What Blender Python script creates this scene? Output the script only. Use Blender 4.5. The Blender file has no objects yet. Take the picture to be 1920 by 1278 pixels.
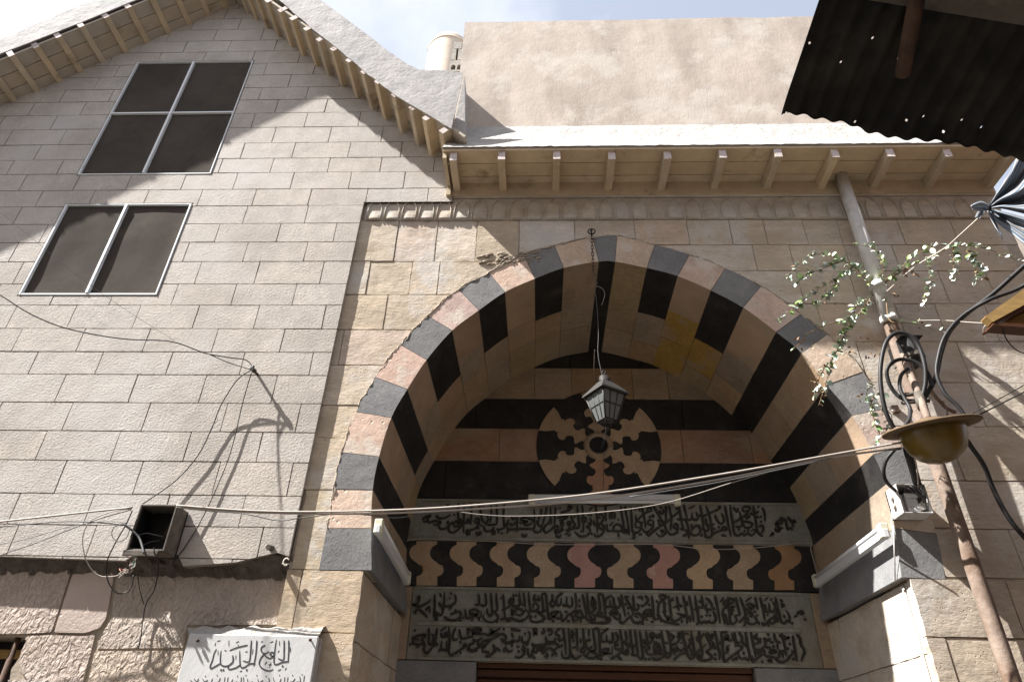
import bpy, bmesh, math, random
from mathutils import Vector, Matrix, noise
from mathutils.geometry import delaunay_2d_cdt
random.seed(7)
S = bpy.context.scene
COL = S.collection
R = math.radians

# ------------------------------------------------------------------ camera
F_PX, CX, CY = 1261.5, 960.0, 639.0           # focal length in pixels of a 1920 px wide frame
YAW, PIT, ROL = -0.0479238, 0.574063, 0.0286542
CAM = Vector((0, 0, 1.6))
FW = Vector((math.sin(YAW)*math.cos(PIT), math.cos(YAW)*math.cos(PIT), math.sin(PIT)))
_r = Vector((math.cos(YAW), -math.sin(YAW), 0)); _u = _r.cross(FW)
RT = math.cos(ROL)*_r + math.sin(ROL)*_u
UP = -math.sin(ROL)*_r + math.cos(ROL)*_u
cam = bpy.data.cameras.new('camera'); cam_o = bpy.data.objects.new('camera', cam); COL.objects.link(cam_o)
cam.sensor_width = 36; cam.lens = F_PX/1920*36; cam.clip_start = .05; cam.clip_end = 2000
m = Matrix.Identity(4)
for i in range(3):
    m[i][0] = RT[i]; m[i][1] = UP[i]; m[i][2] = -FW[i]; m[i][3] = CAM[i]
cam_o.matrix_world = m
S.camera = cam_o
S.render.resolution_x, S.render.resolution_y = 1024, 681

def ray(x, y):
    return FW + RT*((x-CX)/F_PX) - UP*((y-CY)/F_PX)
def at(x, y, Y):            # point on the vertical plane y = Y that the survey photograph shows at (x, y)
    d = ray(x, y); return CAM + d*(Y/d.y)
def atx(x, y, X):
    d = ray(x, y); return CAM + d*(X/d.x)
def atz(x, y, Z):
    d = ray(x, y); return CAM + d*((Z-CAM.z)/d.z)

# ------------------------------------------------------------------ world, sun, exposure
SUN_TRAVEL = Vector((3.3, 1.0, -4.1)).normalized()
TO_SUN = -SUN_TRAVEL
w = bpy.data.worlds.new('World'); S.world = w; w.use_nodes = True
nt = w.node_tree; nt.nodes.clear()
wo = nt.nodes.new('ShaderNodeOutputWorld'); bg = nt.nodes.new('ShaderNodeBackground')
sky = nt.nodes.new('ShaderNodeTexSky'); sky.sky_type = 'NISHITA'; sky.sun_disc = False
sky.sun_elevation = math.asin(TO_SUN.z); sky.sun_rotation = math.atan2(TO_SUN.x, TO_SUN.y)
sky.air_density = 1.0; sky.dust_density = 4.0; sky.ozone_density = 1.0
tc = nt.nodes.new('ShaderNodeTexCoord'); nz = nt.nodes.new('ShaderNodeTexNoise')
nz.inputs['Scale'].default_value = 2.3; nz.inputs['Detail'].default_value = 7; nz.inputs['Roughness'].default_value = .55
cr = nt.nodes.new('ShaderNodeValToRGB'); cr.color_ramp.elements[0].position = .40; cr.color_ramp.elements[1].position = .60; cr.color_ramp.elements[0].color = (.42, .42, .42, 1)
mx = nt.nodes.new('ShaderNodeMix'); mx.data_type = 'RGBA'
mx.inputs[7].default_value = (4.9, 5.15, 5.7, 1)
mpw = nt.nodes.new('ShaderNodeMapping'); mpw.inputs['Location'].default_value = (.35, .2, .1)
nt.links.new(tc.outputs['Generated'], mpw.inputs[0]); nt.links.new(mpw.outputs[0], nz.inputs['Vector'])
nt.links.new(nz.outputs['Fac'], cr.inputs[0]); nt.links.new(cr.outputs[0], mx.inputs[0])
nt.links.new(sky.outputs[0], mx.inputs[6]); nt.links.new(mx.outputs[2], bg.inputs[0])
bg.inputs[1].default_value = .06
nt.links.new(bg.outputs[0], wo.inputs[0])
sl = bpy.data.lights.new('sun', 'SUN'); sl.energy = 4.2; sl.angle = R(.5); sl.color = (1, .97, .925)
so = bpy.data.objects.new('sun', sl); COL.objects.link(so)
so.rotation_euler = SUN_TRAVEL.to_track_quat('-Z', 'Y').to_euler(); so.location = (-20, -6, 30)
S.view_settings.view_transform = 'Standard'; S.view_settings.look = 'None'
S.view_settings.exposure = 1.86; S.view_settings.gamma = 1

# ------------------------------------------------------------------ materials
def nodes(mt):
    mt.use_nodes = True; n = mt.node_tree; n.nodes.clear()
    o = n.nodes.new('ShaderNodeOutputMaterial'); b = n.nodes.new('ShaderNodeBsdfPrincipled')
    n.links.new(b.outputs[0], o.inputs[0]); return n, b
def mat(name, col, rough=.85, var=.15, scale=5., bump=.0, bscale=40., bdist=.01, tint=False, metal=0.,
        stretch=(1, 1, 1), pits=0., pscale=22., stain=None, stscale=2., stlo=.52, sthi=.68, spec=.3, grain=0., gscale=55., gstretch=(1, 1, 1), stain2=None, s2scale=1.3, s2lo=.54, s2hi=.72, swell=0., swscale=6., chisel=0., chscale=26., chstretch=(1, 1, 1)):
    mt = bpy.data.materials.new(name); n, b = nodes(mt); L = n.links.new; N = n.nodes.new
    b.inputs['Roughness'].default_value = rough; b.inputs['Metallic'].default_value = metal
    b.inputs['Specular IOR Level'].default_value = spec
    t = N('ShaderNodeTexCoord'); mp = N('ShaderNodeMapping'); mp.inputs['Scale'].default_value = stretch
    L(t.outputs['Object'], mp.inputs[0])
    n1 = N('ShaderNodeTexNoise'); n1.inputs['Scale'].default_value = scale; n1.inputs['Detail'].default_value = 8; n1.inputs['Roughness'].default_value = .65
    L(mp.outputs[0], n1.inputs['Vector'])
    mr = N('ShaderNodeMapRange'); mr.inputs[1].default_value = .25; mr.inputs[2].default_value = .75
    mr.inputs[3].default_value = 1-var; mr.inputs[4].default_value = 1+var
    L(n1.outputs['Fac'], mr.inputs[0])
    mul = N('ShaderNodeMix'); mul.data_type = 'RGBA'; mul.blend_type = 'MULTIPLY'; mul.inputs[0].default_value = 1
    mul.inputs[6].default_value = (*col, 1)
    L(mr.outputs[0], mul.inputs[7]); out = mul.outputs[2]
    if grain:
        ng = N('ShaderNodeTexNoise'); ng.inputs['Scale'].default_value = gscale; ng.inputs['Detail'].default_value = 6; ng.inputs['Roughness'].default_value = .75
        mg_ = N('ShaderNodeMapping'); mg_.inputs['Scale'].default_value = gstretch; L(t.outputs['Object'], mg_.inputs[0]); L(mg_.outputs[0], ng.inputs['Vector'])
        rg = N('ShaderNodeMapRange'); rg.inputs[1].default_value = .3; rg.inputs[2].default_value = .7; rg.inputs[3].default_value = 1-grain; rg.inputs[4].default_value = 1+grain*.7; L(ng.outputs['Fac'], rg.inputs[0])
        mgx = N('ShaderNodeMix'); mgx.data_type = 'RGBA'; mgx.blend_type = 'MULTIPLY'; mgx.inputs[0].default_value = 1
        L(out, mgx.inputs[6]); L(rg.outputs[0], mgx.inputs[7]); out = mgx.outputs[2]
    if tint:
        at_ = N('ShaderNodeAttribute'); at_.attribute_name = 'tint'
        m2 = N('ShaderNodeMix'); m2.data_type = 'RGBA'; m2.blend_type = 'MULTIPLY'; m2.inputs[0].default_value = 1
        L(out, m2.inputs[6]); L(at_.outputs['Color'], m2.inputs[7]); out = m2.outputs[2]
    if stain:
        n3 = N('ShaderNodeTexNoise'); n3.inputs['Scale'].default_value = stscale; n3.inputs['Detail'].default_value = 9; n3.inputs['Roughness'].default_value = .6
        mp3 = N('ShaderNodeMapping'); mp3.inputs['Location'].default_value = (3.1, 1.7, 4.2); mp3.inputs['Scale'].default_value = stretch
        L(t.outputs['Object'], mp3.inputs[0]); L(mp3.outputs[0], n3.inputs['Vector'])
        r3 = N('ShaderNodeMapRange'); r3.inputs[1].default_value = stlo; r3.inputs[2].default_value = sthi
        L(n3.outputs['Fac'], r3.inputs[0])
        m3 = N('ShaderNodeMix'); m3.data_type = 'RGBA'; L(r3.outputs[0], m3.inputs[0]); L(out, m3.inputs[6]); m3.inputs[7].default_value = (*stain, 1); out = m3.outputs[2]
    if stain2:
        n6 = N('ShaderNodeTexNoise'); n6.inputs['Scale'].default_value = s2scale; n6.inputs['Detail'].default_value = 10; n6.inputs['Roughness'].default_value = .7
        mp6 = N('ShaderNodeMapping'); mp6.inputs['Location'].default_value = (7.3, 2.2, 9.1); L(t.outputs['Object'], mp6.inputs[0]); L(mp6.outputs[0], n6.inputs['Vector'])
        r6 = N('ShaderNodeMapRange'); r6.inputs[1].default_value = s2lo; r6.inputs[2].default_value = s2hi; r6.inputs[4].default_value = .8; L(n6.outputs['Fac'], r6.inputs[0])
        m6 = N('ShaderNodeMix'); m6.data_type = 'RGBA'; L(r6.outputs[0], m6.inputs[0]); L(out, m6.inputs[6]); m6.inputs[7].default_value = (*stain2, 1); out = m6.outputs[2]
    L(out, b.inputs['Base Color'])
    prev = None
    def addbump(sock, st, dist, inv=False):
        nonlocal prev
        bp = N('ShaderNodeBump'); bp.inputs['Strength'].default_value = st; bp.inputs['Distance'].default_value = dist; bp.invert = inv
        L(sock, bp.inputs['Height'])
        if prev: L(prev, bp.inputs['Normal'])
        prev = bp.outputs[0]
    if swell:
        n7 = N('ShaderNodeTexNoise'); n7.inputs['Scale'].default_value = swscale; n7.inputs['Detail'].default_value = 4; L(t.outputs['Object'], n7.inputs['Vector']); addbump(n7.outputs['Fac'], 1, swell)
    if bump:
        n2 = N('ShaderNodeTexNoise'); n2.inputs['Scale'].default_value = bscale; n2.inputs['Detail'].default_value = 10; n2.inputs['Roughness'].default_value = .7
        L(mp.outputs[0], n2.inputs['Vector']); addbump(n2.outputs['Fac'], bump, bdist)
    if chisel:
        mpc = N('ShaderNodeMapping'); mpc.inputs['Scale'].default_value = chstretch; mpc.inputs['Rotation'].default_value = (0, R(35), 0)
        L(t.outputs['Object'], mpc.inputs[0])
        nd = N('ShaderNodeTexNoise'); nd.inputs['Scale'].default_value = chscale; nd.inputs['Detail'].default_value = 3; nd.inputs['Roughness'].default_value = .5
        nd.inputs['Distortion'].default_value = .8
        L(mpc.outputs[0], nd.inputs['Vector']); addbump(nd.outputs['Fac'], 1.0, chisel)
    if pits:
        v = N('ShaderNodeTexVoronoi'); v.inputs['Scale'].default_value = pscale; L(t.outputs['Object'], v.inputs['Vector'])
        n4 = N('ShaderNodeTexNoise'); n4.inputs['Scale'].default_value = pscale*.25; L(t.outputs['Object'], n4.inputs['Vector'])
        r4 = N('ShaderNodeMapRange'); r4.inputs[1].default_value = .0; r4.inputs[2].default_value = .22; L(v.outputs['Distance'], r4.inputs[0])
        r5 = N('ShaderNodeMapRange'); r5.inputs[1].default_value = .5; r5.inputs[2].default_value = .6; L(n4.outputs['Fac'], r5.inputs[0])
        mm = N('ShaderNodeMath'); mm.operation = 'SUBTRACT'; mm.inputs[0].default_value = 1; L(r4.outputs[0], mm.inputs[1])
        m5 = N('ShaderNodeMath'); m5.operation = 'MULTIPLY'; L(mm.outputs[0], m5.inputs[0]); L(r5.outputs[0], m5.inputs[1])
        addbump(m5.outputs[0], pits, .01, True)
    if prev: L(prev, b.inputs['Normal'])
    return mt
M = {}
M['clad'] = mat('cladding_stone', (.515, .468, .422), var=.15, grain=.20, gscale=48, scale=7, bump=.5, bscale=70, bdist=.007, tint=True, swell=.004, swscale=7, chisel=.003, chscale=60, chstretch=(1, 1, 1.4),
                stain=(.42, .38, .34), stscale=2.2, stlo=.48, sthi=.68, stain2=(.55, .52, .49), s2scale=1.1, s2lo=.5, s2hi=.64)
M['mortar_dark'] = mat('dark_mortar', (.22, .185, .155), var=.3, bump=.4)
M['mortar'] = mat('lime_mortar', (.40, .34, .27), var=.25, bump=.7, bscale=60, bdist=.01)
M['rubble'] = mat('dark_rubble', (.15, .125, .105), var=.5, scale=14, bump=1., bscale=40, bdist=.03)
M['ashlar'] = mat('honey_limestone', (.55, .49, .42), var=.22, grain=.20, gscale=30, gstretch=(.6, 1, 2.2), scale=4.5, bump=.42, bscale=34, bdist=.008, tint=True, stretch=(.7, 1, 2.0), swell=.010, swscale=7,
                  stain=(.46, .38, .285), stscale=2.6, stlo=.50, sthi=.66, stain2=(.58, .545, .50), s2scale=2.4, s2lo=.51, s2hi=.62, pits=.9, pscale=45)
M['rough'] = mat('hammered_limestone', (.50, .435, .385), grain=.18, gscale=60, var=.18, scale=4, bump=.7, bscale=60, bdist=.012, tint=True, chisel=.028, chscale=30, chstretch=(1.3, 1, .8), stain=(.42, .34, .27), stscale=2.5, stain2=(.54, .49, .45), s2scale=3)
M['smooth_block'] = mat('dressed_block', (.50, .42, .37), var=.12, scale=4, bump=.6, bscale=25, bdist=.01, tint=True, pits=.6)
M['basalt'] = mat('grey_basalt', (.215, .213, .213), grain=.22, gscale=70, var=.22, scale=5, stain=(.27, .265, .255), stscale=6, stlo=.56, sthi=.75, swell=.008, bump=.45, bscale=70, bdist=.006, pits=1., pscale=55, tint=True)
M['black'] = mat('black_painted_stone', (.024, .022, .021), var=.5, scale=6, grain=.4, gscale=40, stain=(.075, .065, .056), stscale=5, stlo=.56, sthi=.8, bump=.4, bscale=45, bdist=.005, rough=.7)
M['tan'] = mat('tan_stone', (.35, .265, .18), grain=.24, gscale=32, gstretch=(.7, 1, 1.8), var=.2, scale=3.5, bump=.5, bscale=35, bdist=.009, swell=.012, swscale=8, stain2=(.40, .285, .22), s2scale=2.2, tint=True, stretch=(1, 1, 1.8), stain=(.33, .26, .19), stscale=3)
M['panel'] = mat('grey_green_marble', (.25, .25, .215), grain=.18, gscale=40, var=.22, scale=5, bump=.3, bscale=40, bdist=.004, stain=(.19, .155, .11), stscale=2.2, stlo=.55, sthi=.7)
M['carve'] = mat('dark_carved_stone', (.035, .032, .027), var=.3, scale=20, bump=.3)
M['plaster'] = mat('ochre_plaster', (.55, .475, .405), grain=.10, gscale=30, var=.12, scale=2.6, bump=.35, bscale=40, bdist=.006, swell=.005, swscale=5, stretch=(2.2, 1, .5), stain=(.43, .365, .31), stscale=1.5, stlo=.46, sthi=.66, stain2=(.60, .545, .48), s2scale=2.6, s2lo=.50, s2hi=.60)
M['white_plaster'] = mat('white_plaster', (.40, .38, .355), var=.2, grain=.15, scale=6, bump=.8, bscale=26, bdist=.012, swell=.02, swscale=12, stain=(.42, .38, .34), stscale=5, stlo=.58, sthi=.72)
M['grey_plaster'] = mat('grey_cement', (.45, .43, .415), var=.22, grain=.15, gscale=40, scale=4, bump=.5, bscale=30, bdist=.008, swell=.008, swscale=8, stain=(.33, .325, .33), stscale=2.5, stlo=.5, sthi=.7)
M['cement'] = mat('cement_block', (.33, .31, .28), var=.25, scale=9, bump=.8, bscale=60, bdist=.01)
M['wood_paint'] = mat('cream_painted_wood', (.56, .455, .32), var=.18, scale=5, bump=.25, bscale=30, bdist=.004, tint=True, stain=(.30, .22, .14), stscale=4, stlo=.6, sthi=.72)
M['wood_end'] = mat('pale_beam_end', (.66, .58, .55), var=.2, scale=30, bump=.3, stain=(.36, .25, .2), stscale=20, stlo=.58, sthi=.64)  # beam ends paler than the rest of the wood, with brown blotches
M['wood_dark'] = mat('dark_door_wood', (.075, .032, .016), rough=.45, var=.3, scale=3, stretch=(.3, 1, 6), bump=.2, bscale=20, bdist=.003)
M['timber'] = mat('yellow_timber', (.34, .215, .08), var=.35, scale=4, stretch=(1, .3, 6), bump=.3, bscale=25, bdist=.004)
M['alu'] = mat('white_aluminium', (.78, .81, .83), rough=.45, var=.06, spec=.5)
M['screen'] = mat('brown_mesh_screen', (.074, .063, .054), rough=.85, var=.28, scale=2.2, bump=.10, bscale=4, bdist=.03, stain=(.088, .073, .06), stscale=2.5, spec=.05)
M['marble'] = mat('white_marble', (.62, .62, .62), rough=.5, var=.10, scale=4, bump=.15, bscale=30, stain=(.50, .47, .43), stscale=3, stlo=.58, sthi=.75, stretch=(1.6, 1, .7))
M['ink'] = mat('dark_engraving', (.045, .05, .06), var=.3, scale=30)
M['rust'] = mat('rusty_iron', (.085, .05, .034), rough=.75, var=.4, scale=14, bump=.5, bscale=60, stain=(.035, .03, .028), stscale=9, metal=.2)
M['boxdark'] = mat('weathered_steel', (.10, .085, .07), rough=.7, var=.35, scale=12, bump=.3, bscale=60, stain=(.17, .145, .12), stscale=8)
M['boxin'] = mat('black_and_hollow_dark', (.012, .011, .011), rough=.6, var=.3)  # black parts, and the dark of hollows put into the colour
M['cable'] = mat('black_cable', (.022, .021, .022), rough=.5, var=.2, bump=.1)
M['wire'] = mat('pale_wire', (.42, .37, .33), rough=.6, var=.2)
M['wire_grey'] = mat('grey_wire', (.10, .10, .10), rough=.6, var=.2)
M['wire_green'] = mat('green_wire', (.03, .18, .13), rough=.5)
M['wire_red'] = mat('pink_wire', (.45, .17, .13), rough=.5)
M['lamp_metal'] = mat('black_lantern_metal', (.025, .022, .02), rough=.55, var=.3, bump=.1)
M['lamp_roof'] = mat('dusty_lantern_cap', (.034, .030, .027), rough=.7, var=.3)
M['lamp_glass'] = mat('frosted_glass', (.11, .118, .116), rough=.45, var=.12, scale=20, spec=.5)
M['tube'] = mat('white_tube', (.78, .80, .82), rough=.3, var=.04, spec=.5)
M['fixture'] = mat('white_fixture', (.60, .61, .62), rough=.4, var=.08, spec=.5)
M['endcap'] = mat('cream_plastic', (.66, .64, .50), rough=.5, var=.08)
M['pvc'] = mat('grey_pvc', (.60, .585, .56), rough=.5, var=.14, scale=6, bump=.1, stain=(.36, .32, .28), stscale=3)
M['pipe_old'] = mat('stained_pipe', (.235, .18, .145), rough=.75, var=.35, scale=9, bump=.5, bscale=40, stain=(.15, .095, .065), stscale=5, stlo=.45, sthi=.62)
M['amber'] = mat('amber_plastic', (.15, .095, .018), rough=.3, var=.25, scale=5, spec=.5, stain=(.07, .045, .012), stscale=3)
M['brim'] = mat('enamel_rim', (.13, .09, .055), rough=.75, var=.35, scale=9, spec=.1)
M['corr'] = mat('black_corrugated_iron', (.014, .0125, .0115), rough=.85, var=.6, scale=6, bump=.3, bscale=20, stain=(.045, .038, .03), stscale=3.2, stlo=.52, sthi=.75)  # near-black sheet with paler blotches
M['leaf'] = mat('caper_leaf', (.40, .45, .36), rough=.5, var=.35, scale=14, tint=True, spec=.5)
M['stem'] = mat('dry_stem', (.26, .17, .10), rough=.8, var=.3, scale=12)
M['ground'] = mat('street_paving', (.085, .078, .07), var=.2, scale=3, bump=.3)
M['rope'] = mat('white_cord', (.68, .62, .55), var=.1)
M['dome'] = mat('pale_render', (.62, .53, .44), var=.12, scale=3, bump=.4, bscale=14)
M['ceramic'] = mat('white_ceramic', (.62, .60, .56), rough=.3, var=.1, spec=.5)
M['galv'] = mat('galvanised_box', (.60, .58, .56), rough=.5, var=.15, scale=20, stain=(.36, .33, .3), stscale=8)

def striped(name):
    mt = bpy.data.materials.new(name); n, b = nodes(mt); L = n.links.new; N = n.nodes.new
    b.inputs['Roughness'].default_value = .85
    uv = N('ShaderNodeUVMap'); uv.uv_map = 'cloth'
    sp = N('ShaderNodeSeparateXYZ'); L(uv.outputs[0], sp.inputs[0])
    mo = N('ShaderNodeMath'); mo.operation = 'FRACT'
    mu = N('ShaderNodeMath'); mu.operation = 'MULTIPLY'; mu.inputs[1].default_value = 3.0
    L(sp.outputs[0], mu.inputs[0]); L(mu.outputs[0], mo.inputs[0])
    c = N('ShaderNodeValToRGB'); c.color_ramp.interpolation = 'CONSTANT'
    st = [(0, (.10, .14, .19)), (.14, (.42, .47, .52)), (.18, (.17, .165, .175)), (.34, (.36, .42, .48)), (.38, (.12, .16, .21)), (.46, (.42, .45, .49)),
          (.52, (.24, .225, .22)), (.68, (.12, .17, .23)), (.78, (.38, .42, .46)), (.84, (.20, .19, .2)), (.94, (.40, .45, .5))]
    e = c.color_ramp.elements
    e[0].position, e[0].color = st[0][0], (*st[0][1], 1); e[1].position, e[1].color = st[1][0], (*st[1][1], 1)
    for p, k in st[2:]:
        q = e.new(p); q.color = (*k, 1)
    L(mo.outputs[0], c.inputs[0]); L(c.outputs[0], b.inputs['Base Color'])
    tr = N('ShaderNodeBsdfTranslucent'); ms = N('ShaderNodeMixShader'); ms.inputs[0].default_value = .3
    L(c.outputs[0], tr.inputs[0]); L(b.outputs[0], ms.inputs[1]); L(tr.outputs[0], ms.inputs[2])
    o = [x for x in n.nodes if x.type == 'OUTPUT_MATERIAL'][0]; L(ms.outputs[0], o.inputs[0])
    return mt
M['cloth'] = striped('striped_cloth')

# ------------------------------------------------------------------ object helpers
def tag(o, label=None, cat=None, group=None, kind=None):
    if label: o['label'] = label
    if cat: o['category'] = cat
    if group: o['group'] = group
    if kind: o['kind'] = kind
    return o
def thing(name, label, cat, loc=(0, 0, 0), group=None):
    o = bpy.data.objects.new(name, None); COL.objects.link(o); o.location = loc; o.empty_display_size = .1
    return tag(o, label, cat, group)
def wloc(o):
    v = Vector((0, 0, 0))
    while o: v += o.location; o = o.parent
    return v
def smooth(pts, n=6, closed=False):        # Catmull-Rom
    P = [Vector(p) for p in pts]
    if len(P) < 3 and not closed: return P
    out = []; k = len(P)
    rng = range(k if closed else k-1)
    for i in rng:
        if closed: a, b, c, d = P[(i-1) % k], P[i], P[(i+1) % k], P[(i+2) % k]
        else: a, b, c, d = P[max(i-1, 0)], P[i], P[i+1], P[min(i+2, k-1)]
        for j in range(n):
            t = j/n
            out.append(.5*((2*b)+(c-a)*t+(2*a-5*b+4*c-d)*t*t+(3*b-a-3*c+d)*t*t*t))
    if not closed: out.append(P[-1].copy())
    return out
class MB:
    def __init__(s): s.v = []; s.f = []; s.t = []; s.mi = []; s.sm = []; s.uv = {}
    def add(s, vs, fs, tint=(1, 1, 1), mi=0, smooth=False):
        o = len(s.v); s.v += [Vector(v) for v in vs]
        for f in fs:
            s.f.append([i+o for i in f]); s.t.append(tint); s.mi.append(mi); s.sm.append(smooth)
        return s
    def hexa(s, p, **k):        # p: 8 points, bottom ring then top ring
        return s.add(p, [(3, 2, 1, 0), (4, 5, 6, 7), (0, 1, 5, 4), (1, 2, 6, 5), (2, 3, 7, 6), (3, 0, 4, 7)], **k)
    def box(s, a, b, **k):
        x0, y0, z0 = a; x1, y1, z1 = b
        return s.hexa([(x0, y0, z0), (x1, y0, z0), (x1, y1, z0), (x0, y1, z0), (x0, y0, z1), (x1, y0, z1), (x1, y1, z1), (x0, y1, z1)], **k)
    def bar(s, a, b, w, h, up=(0, 0, 1), **k):   # beam from a to b, section w x h
        a = Vector(a); b = Vector(b); d = (b-a).normalized(); x = d.cross(Vector(up)).normalized(); z = x.cross(d)
        r = lambda p: [p-x*w/2-z*h/2, p+x*w/2-z*h/2, p+x*w/2+z*h/2, p-x*w/2+z*h/2]
        return s.hexa(r(a)+r(b), **k)
    def prism(s, poly, y0, y1, front_mi=0, side_mi=None, tint=(1, 1, 1)):   # polygon of (x, z) from y0 (front) to y1
        n = len(poly); area = sum(poly[i][0]*poly[(i+1) % n][1]-poly[(i+1) % n][0]*poly[i][1] for i in range(n))
        if area < 0: poly = poly[::-1]
        vs = [(p[0], y0, p[1]) for p in poly]+[(p[0], y1, p[1]) for p in poly]
        s.add(vs, [list(range(n)), list(range(2*n-1, n-1, -1))], tint=tint, mi=front_mi)
        s.add(vs, [(i, i+n, (i+1) % n+n, (i+1) % n) for i in range(n)], tint=tint, mi=front_mi if side_mi is None else side_mi)
        return s
    def tube(s, pts, r, n=7, cap=True, r1=None, **k):
        P = [Vector(p) for p in pts]; vs = []; fs = []; L = len(P)
        t0 = (P[1]-P[0]).normalized(); ref = Vector((0, 0, 1)) if abs(t0.z) < .9 else Vector((1, 0, 0)); x = t0.cross(ref).normalized()
        for i, p in enumerate(P):
            t = (P[min(i+1, L-1)]-P[max(i-1, 0)])
            if t.length < 1e-9: t = t0
            t.normalize(); x = (x-t*x.dot(t)); x = x.normalized() if x.length > 1e-6 else t.orthogonal().normalized(); y = t.cross(x)
            rr = r if r1 is None else r+(r1-r)*i/max(L-1, 1)
            for j in range(n):
                a = 2*math.pi*j/n; vs.append(p+x*math.cos(a)*rr+y*math.sin(a)*rr)
        for i in range(L-1):
            for j in range(n):
                fs.append((i*n+j, i*n+(j+1) % n, (i+1)*n+(j+1) % n, (i+1)*n+j))
        k.setdefault('smooth', True); s.add(vs, fs, **k)
        if cap:
            k2 = dict(k); k2['smooth'] = False; o = len(s.v)-len(vs)
            s.f.append([o+j for j in range(n)][::-1]); s.f.append([o+(L-1)*n+j for j in range(n)])
            for _ in range(2): s.t.append(k.get('tint', (1, 1, 1))); s.mi.append(k.get('mi', 0)); s.sm.append(False)
        return s
    def lathe(s, prof, c, n=24, axis='z', **k):   # prof: (radius, height)
        vs = []; fs = []; c = Vector(c)
        for r_, h in prof:
            for j in range(n):
                a = 2*math.pi*j/n
                vs.append(c+(Vector((r_*math.cos(a), r_*math.sin(a), h)) if axis == 'z' else Vector((r_*math.cos(a), h, r_*math.sin(a)))))
        for i in range(len(prof)-1):
            for j in range(n): fs.append((i*n+j, i*n+(j+1) % n, (i+1)*n+(j+1) % n, (i+1)*n+j))
        k.setdefault('smooth', True); return s.add(vs, fs, **k)
    def build(s, name, mt, parent=None, fixn=True, bevel=0):
        me = bpy.data.meshes.new(name); me.from_pydata(s.v, [], s.f)
        for q in (mt if isinstance(mt, (list, tuple)) else [mt]): me.materials.append(q)
        me.polygons.foreach_set('material_index', s.mi); me.polygons.foreach_set('use_smooth', s.sm)
        ca = me.color_attributes.new('tint', 'FLOAT_COLOR', 'CORNER')
        buf = []
        for p, t in zip(me.polygons, s.t): buf += [*t, 1.0]*len(p.vertices)
        ca.data.foreach_set('color', buf)
        if fixn:
            bm = bmesh.new(); bm.from_mesh(me); bmesh.ops.recalc_face_normals(bm, faces=bm.faces); bm.to_mesh(me); bm.free()
        me.update()
        o = bpy.data.objects.new(name, me); COL.objects.link(o)
        if parent: o.parent = parent; o.location = -wloc(parent)
        if bevel:
            b = o.modifiers.new('bevel', 'BEVEL'); b.width = bevel; b.segments = 1; b.limit_method = 'ANGLE'
        return o
def jit(a=.06, hue=.02):
    k = 1+random.uniform(-a, a); h = random.uniform(-hue, hue); return (k*(1+h), k, k*(1-h*1.6))

def ashlar(mb, outline, holes, stones, y_of, depth, mapf, mi=0, wob=.003, wear=.009):
    """stones: list of (polygon, tint). Every stone is clipped to the outline minus the holes and becomes a slab."""
    vs = []; faces = []
    def push(poly):
        if sum(poly[i][0]*poly[(i+1) % len(poly)][1]-poly[(i+1) % len(poly)][0]*poly[i][1] for i in range(len(poly))) < 0: poly = poly[::-1]
        b = len(vs); vs.extend(Vector((p[0], p[1])) for p in poly); faces.append(list(range(b, b+len(poly))))
    push(outline)
    for h in holes: push(h)
    nh = len(holes)
    if wear: stones = [(worn(p, wear, wear*.22), t) for p, t in stones]
    for p, _ in stones: push(p)
    V, E, Fc, ov, oe, of = delaunay_2d_cdt(vs, [], faces, 0, 1e-5, True)
    groups = {}
    for f, ids in zip(Fc, of):
        if 0 not in ids or any(1 <= i <= nh for i in ids): continue
        for i in ids:
            if i > nh: groups.setdefault(i-1-nh, []).append(f); break
    for gi, tris in groups.items():
        dy = random.uniform(-wob, wob); tint = stones[gi][1]; tx = random.uniform(-wob, wob); tz = random.uniform(-wob, wob)
        idx = {}; pts = []
        cx = sum(V[i].x for t in tris for i in t)/(3*len(tris)); cz = sum(V[i].y for t in tris for i in t)/(3*len(tris))
        def g(i):
            if i not in idx: idx[i] = len(pts); pts.append(V[i])
            return idx[i]
        T = []; ed = {}
        for t in tris:
            q = [g(i) for i in t]
            a = (pts[q[1]]-pts[q[0]]).cross(pts[q[2]]-pts[q[0]])
            if a < 0: q = q[::-1]
            T.append(q)
            for j in range(3):
                e = (q[j], q[(j+1) % 3])
                if (e[1], e[0]) in ed: del ed[(e[1], e[0])]
                else: ed[e] = 1
        n = len(pts)
        yf = [y_of+dy+tx*(p.x-cx)*.9+tz*(p.y-cz)*.9 for p in pts]
        vv = [mapf(p.x, p.y, yf[i]) for i, p in enumerate(pts)]+[mapf(p.x, p.y, y_of+depth) for p in pts]
        mb.add(vv, T, tint=tint, mi=mi); mb.add(vv, [(a, a+n, b+n, b) for a, b in ed], tint=tint, mi=mi)
def flatmap(x, z, y): return Vector((x, y, z))
def rect(x0, z0, x1, z1, g, jitter=0.):
    j = lambda: random.uniform(-jitter, jitter)
    return [(x0+g+j(), z0+g+j()), (x1-g+j(), z0+g+j()), (x1-g+j(), z1-g+j()), (x0+g+j(), z1-g+j())]
def worn(poly, cut=.010, amp=.0018, seg=.05):
    out = []; n = len(poly)
    for i in range(n):
        a, b, c = Vector(poly[i-1]), Vector(poly[i]), Vector(poly[(i+1) % n])
        k = cut*random.uniform(.3, 1.3); p = b+(a-b).normalized()*k; q = b+(c-b).normalized()*k
        out += [tuple(p), tuple(b.lerp((p+q)/2, .55)), tuple(q)]
        nx = c+(b-c).normalized()*cut*1.4; L_ = (nx-q).length; m_ = int(L_/seg); t = (c-b).normalized(); nr_ = Vector((-t.y, t.x))
        for j in range(1, m_):
            out.append(tuple(q+(nx-q)*j/m_+nr_*random.uniform(-amp, amp*1.2)))
    return out
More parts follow.
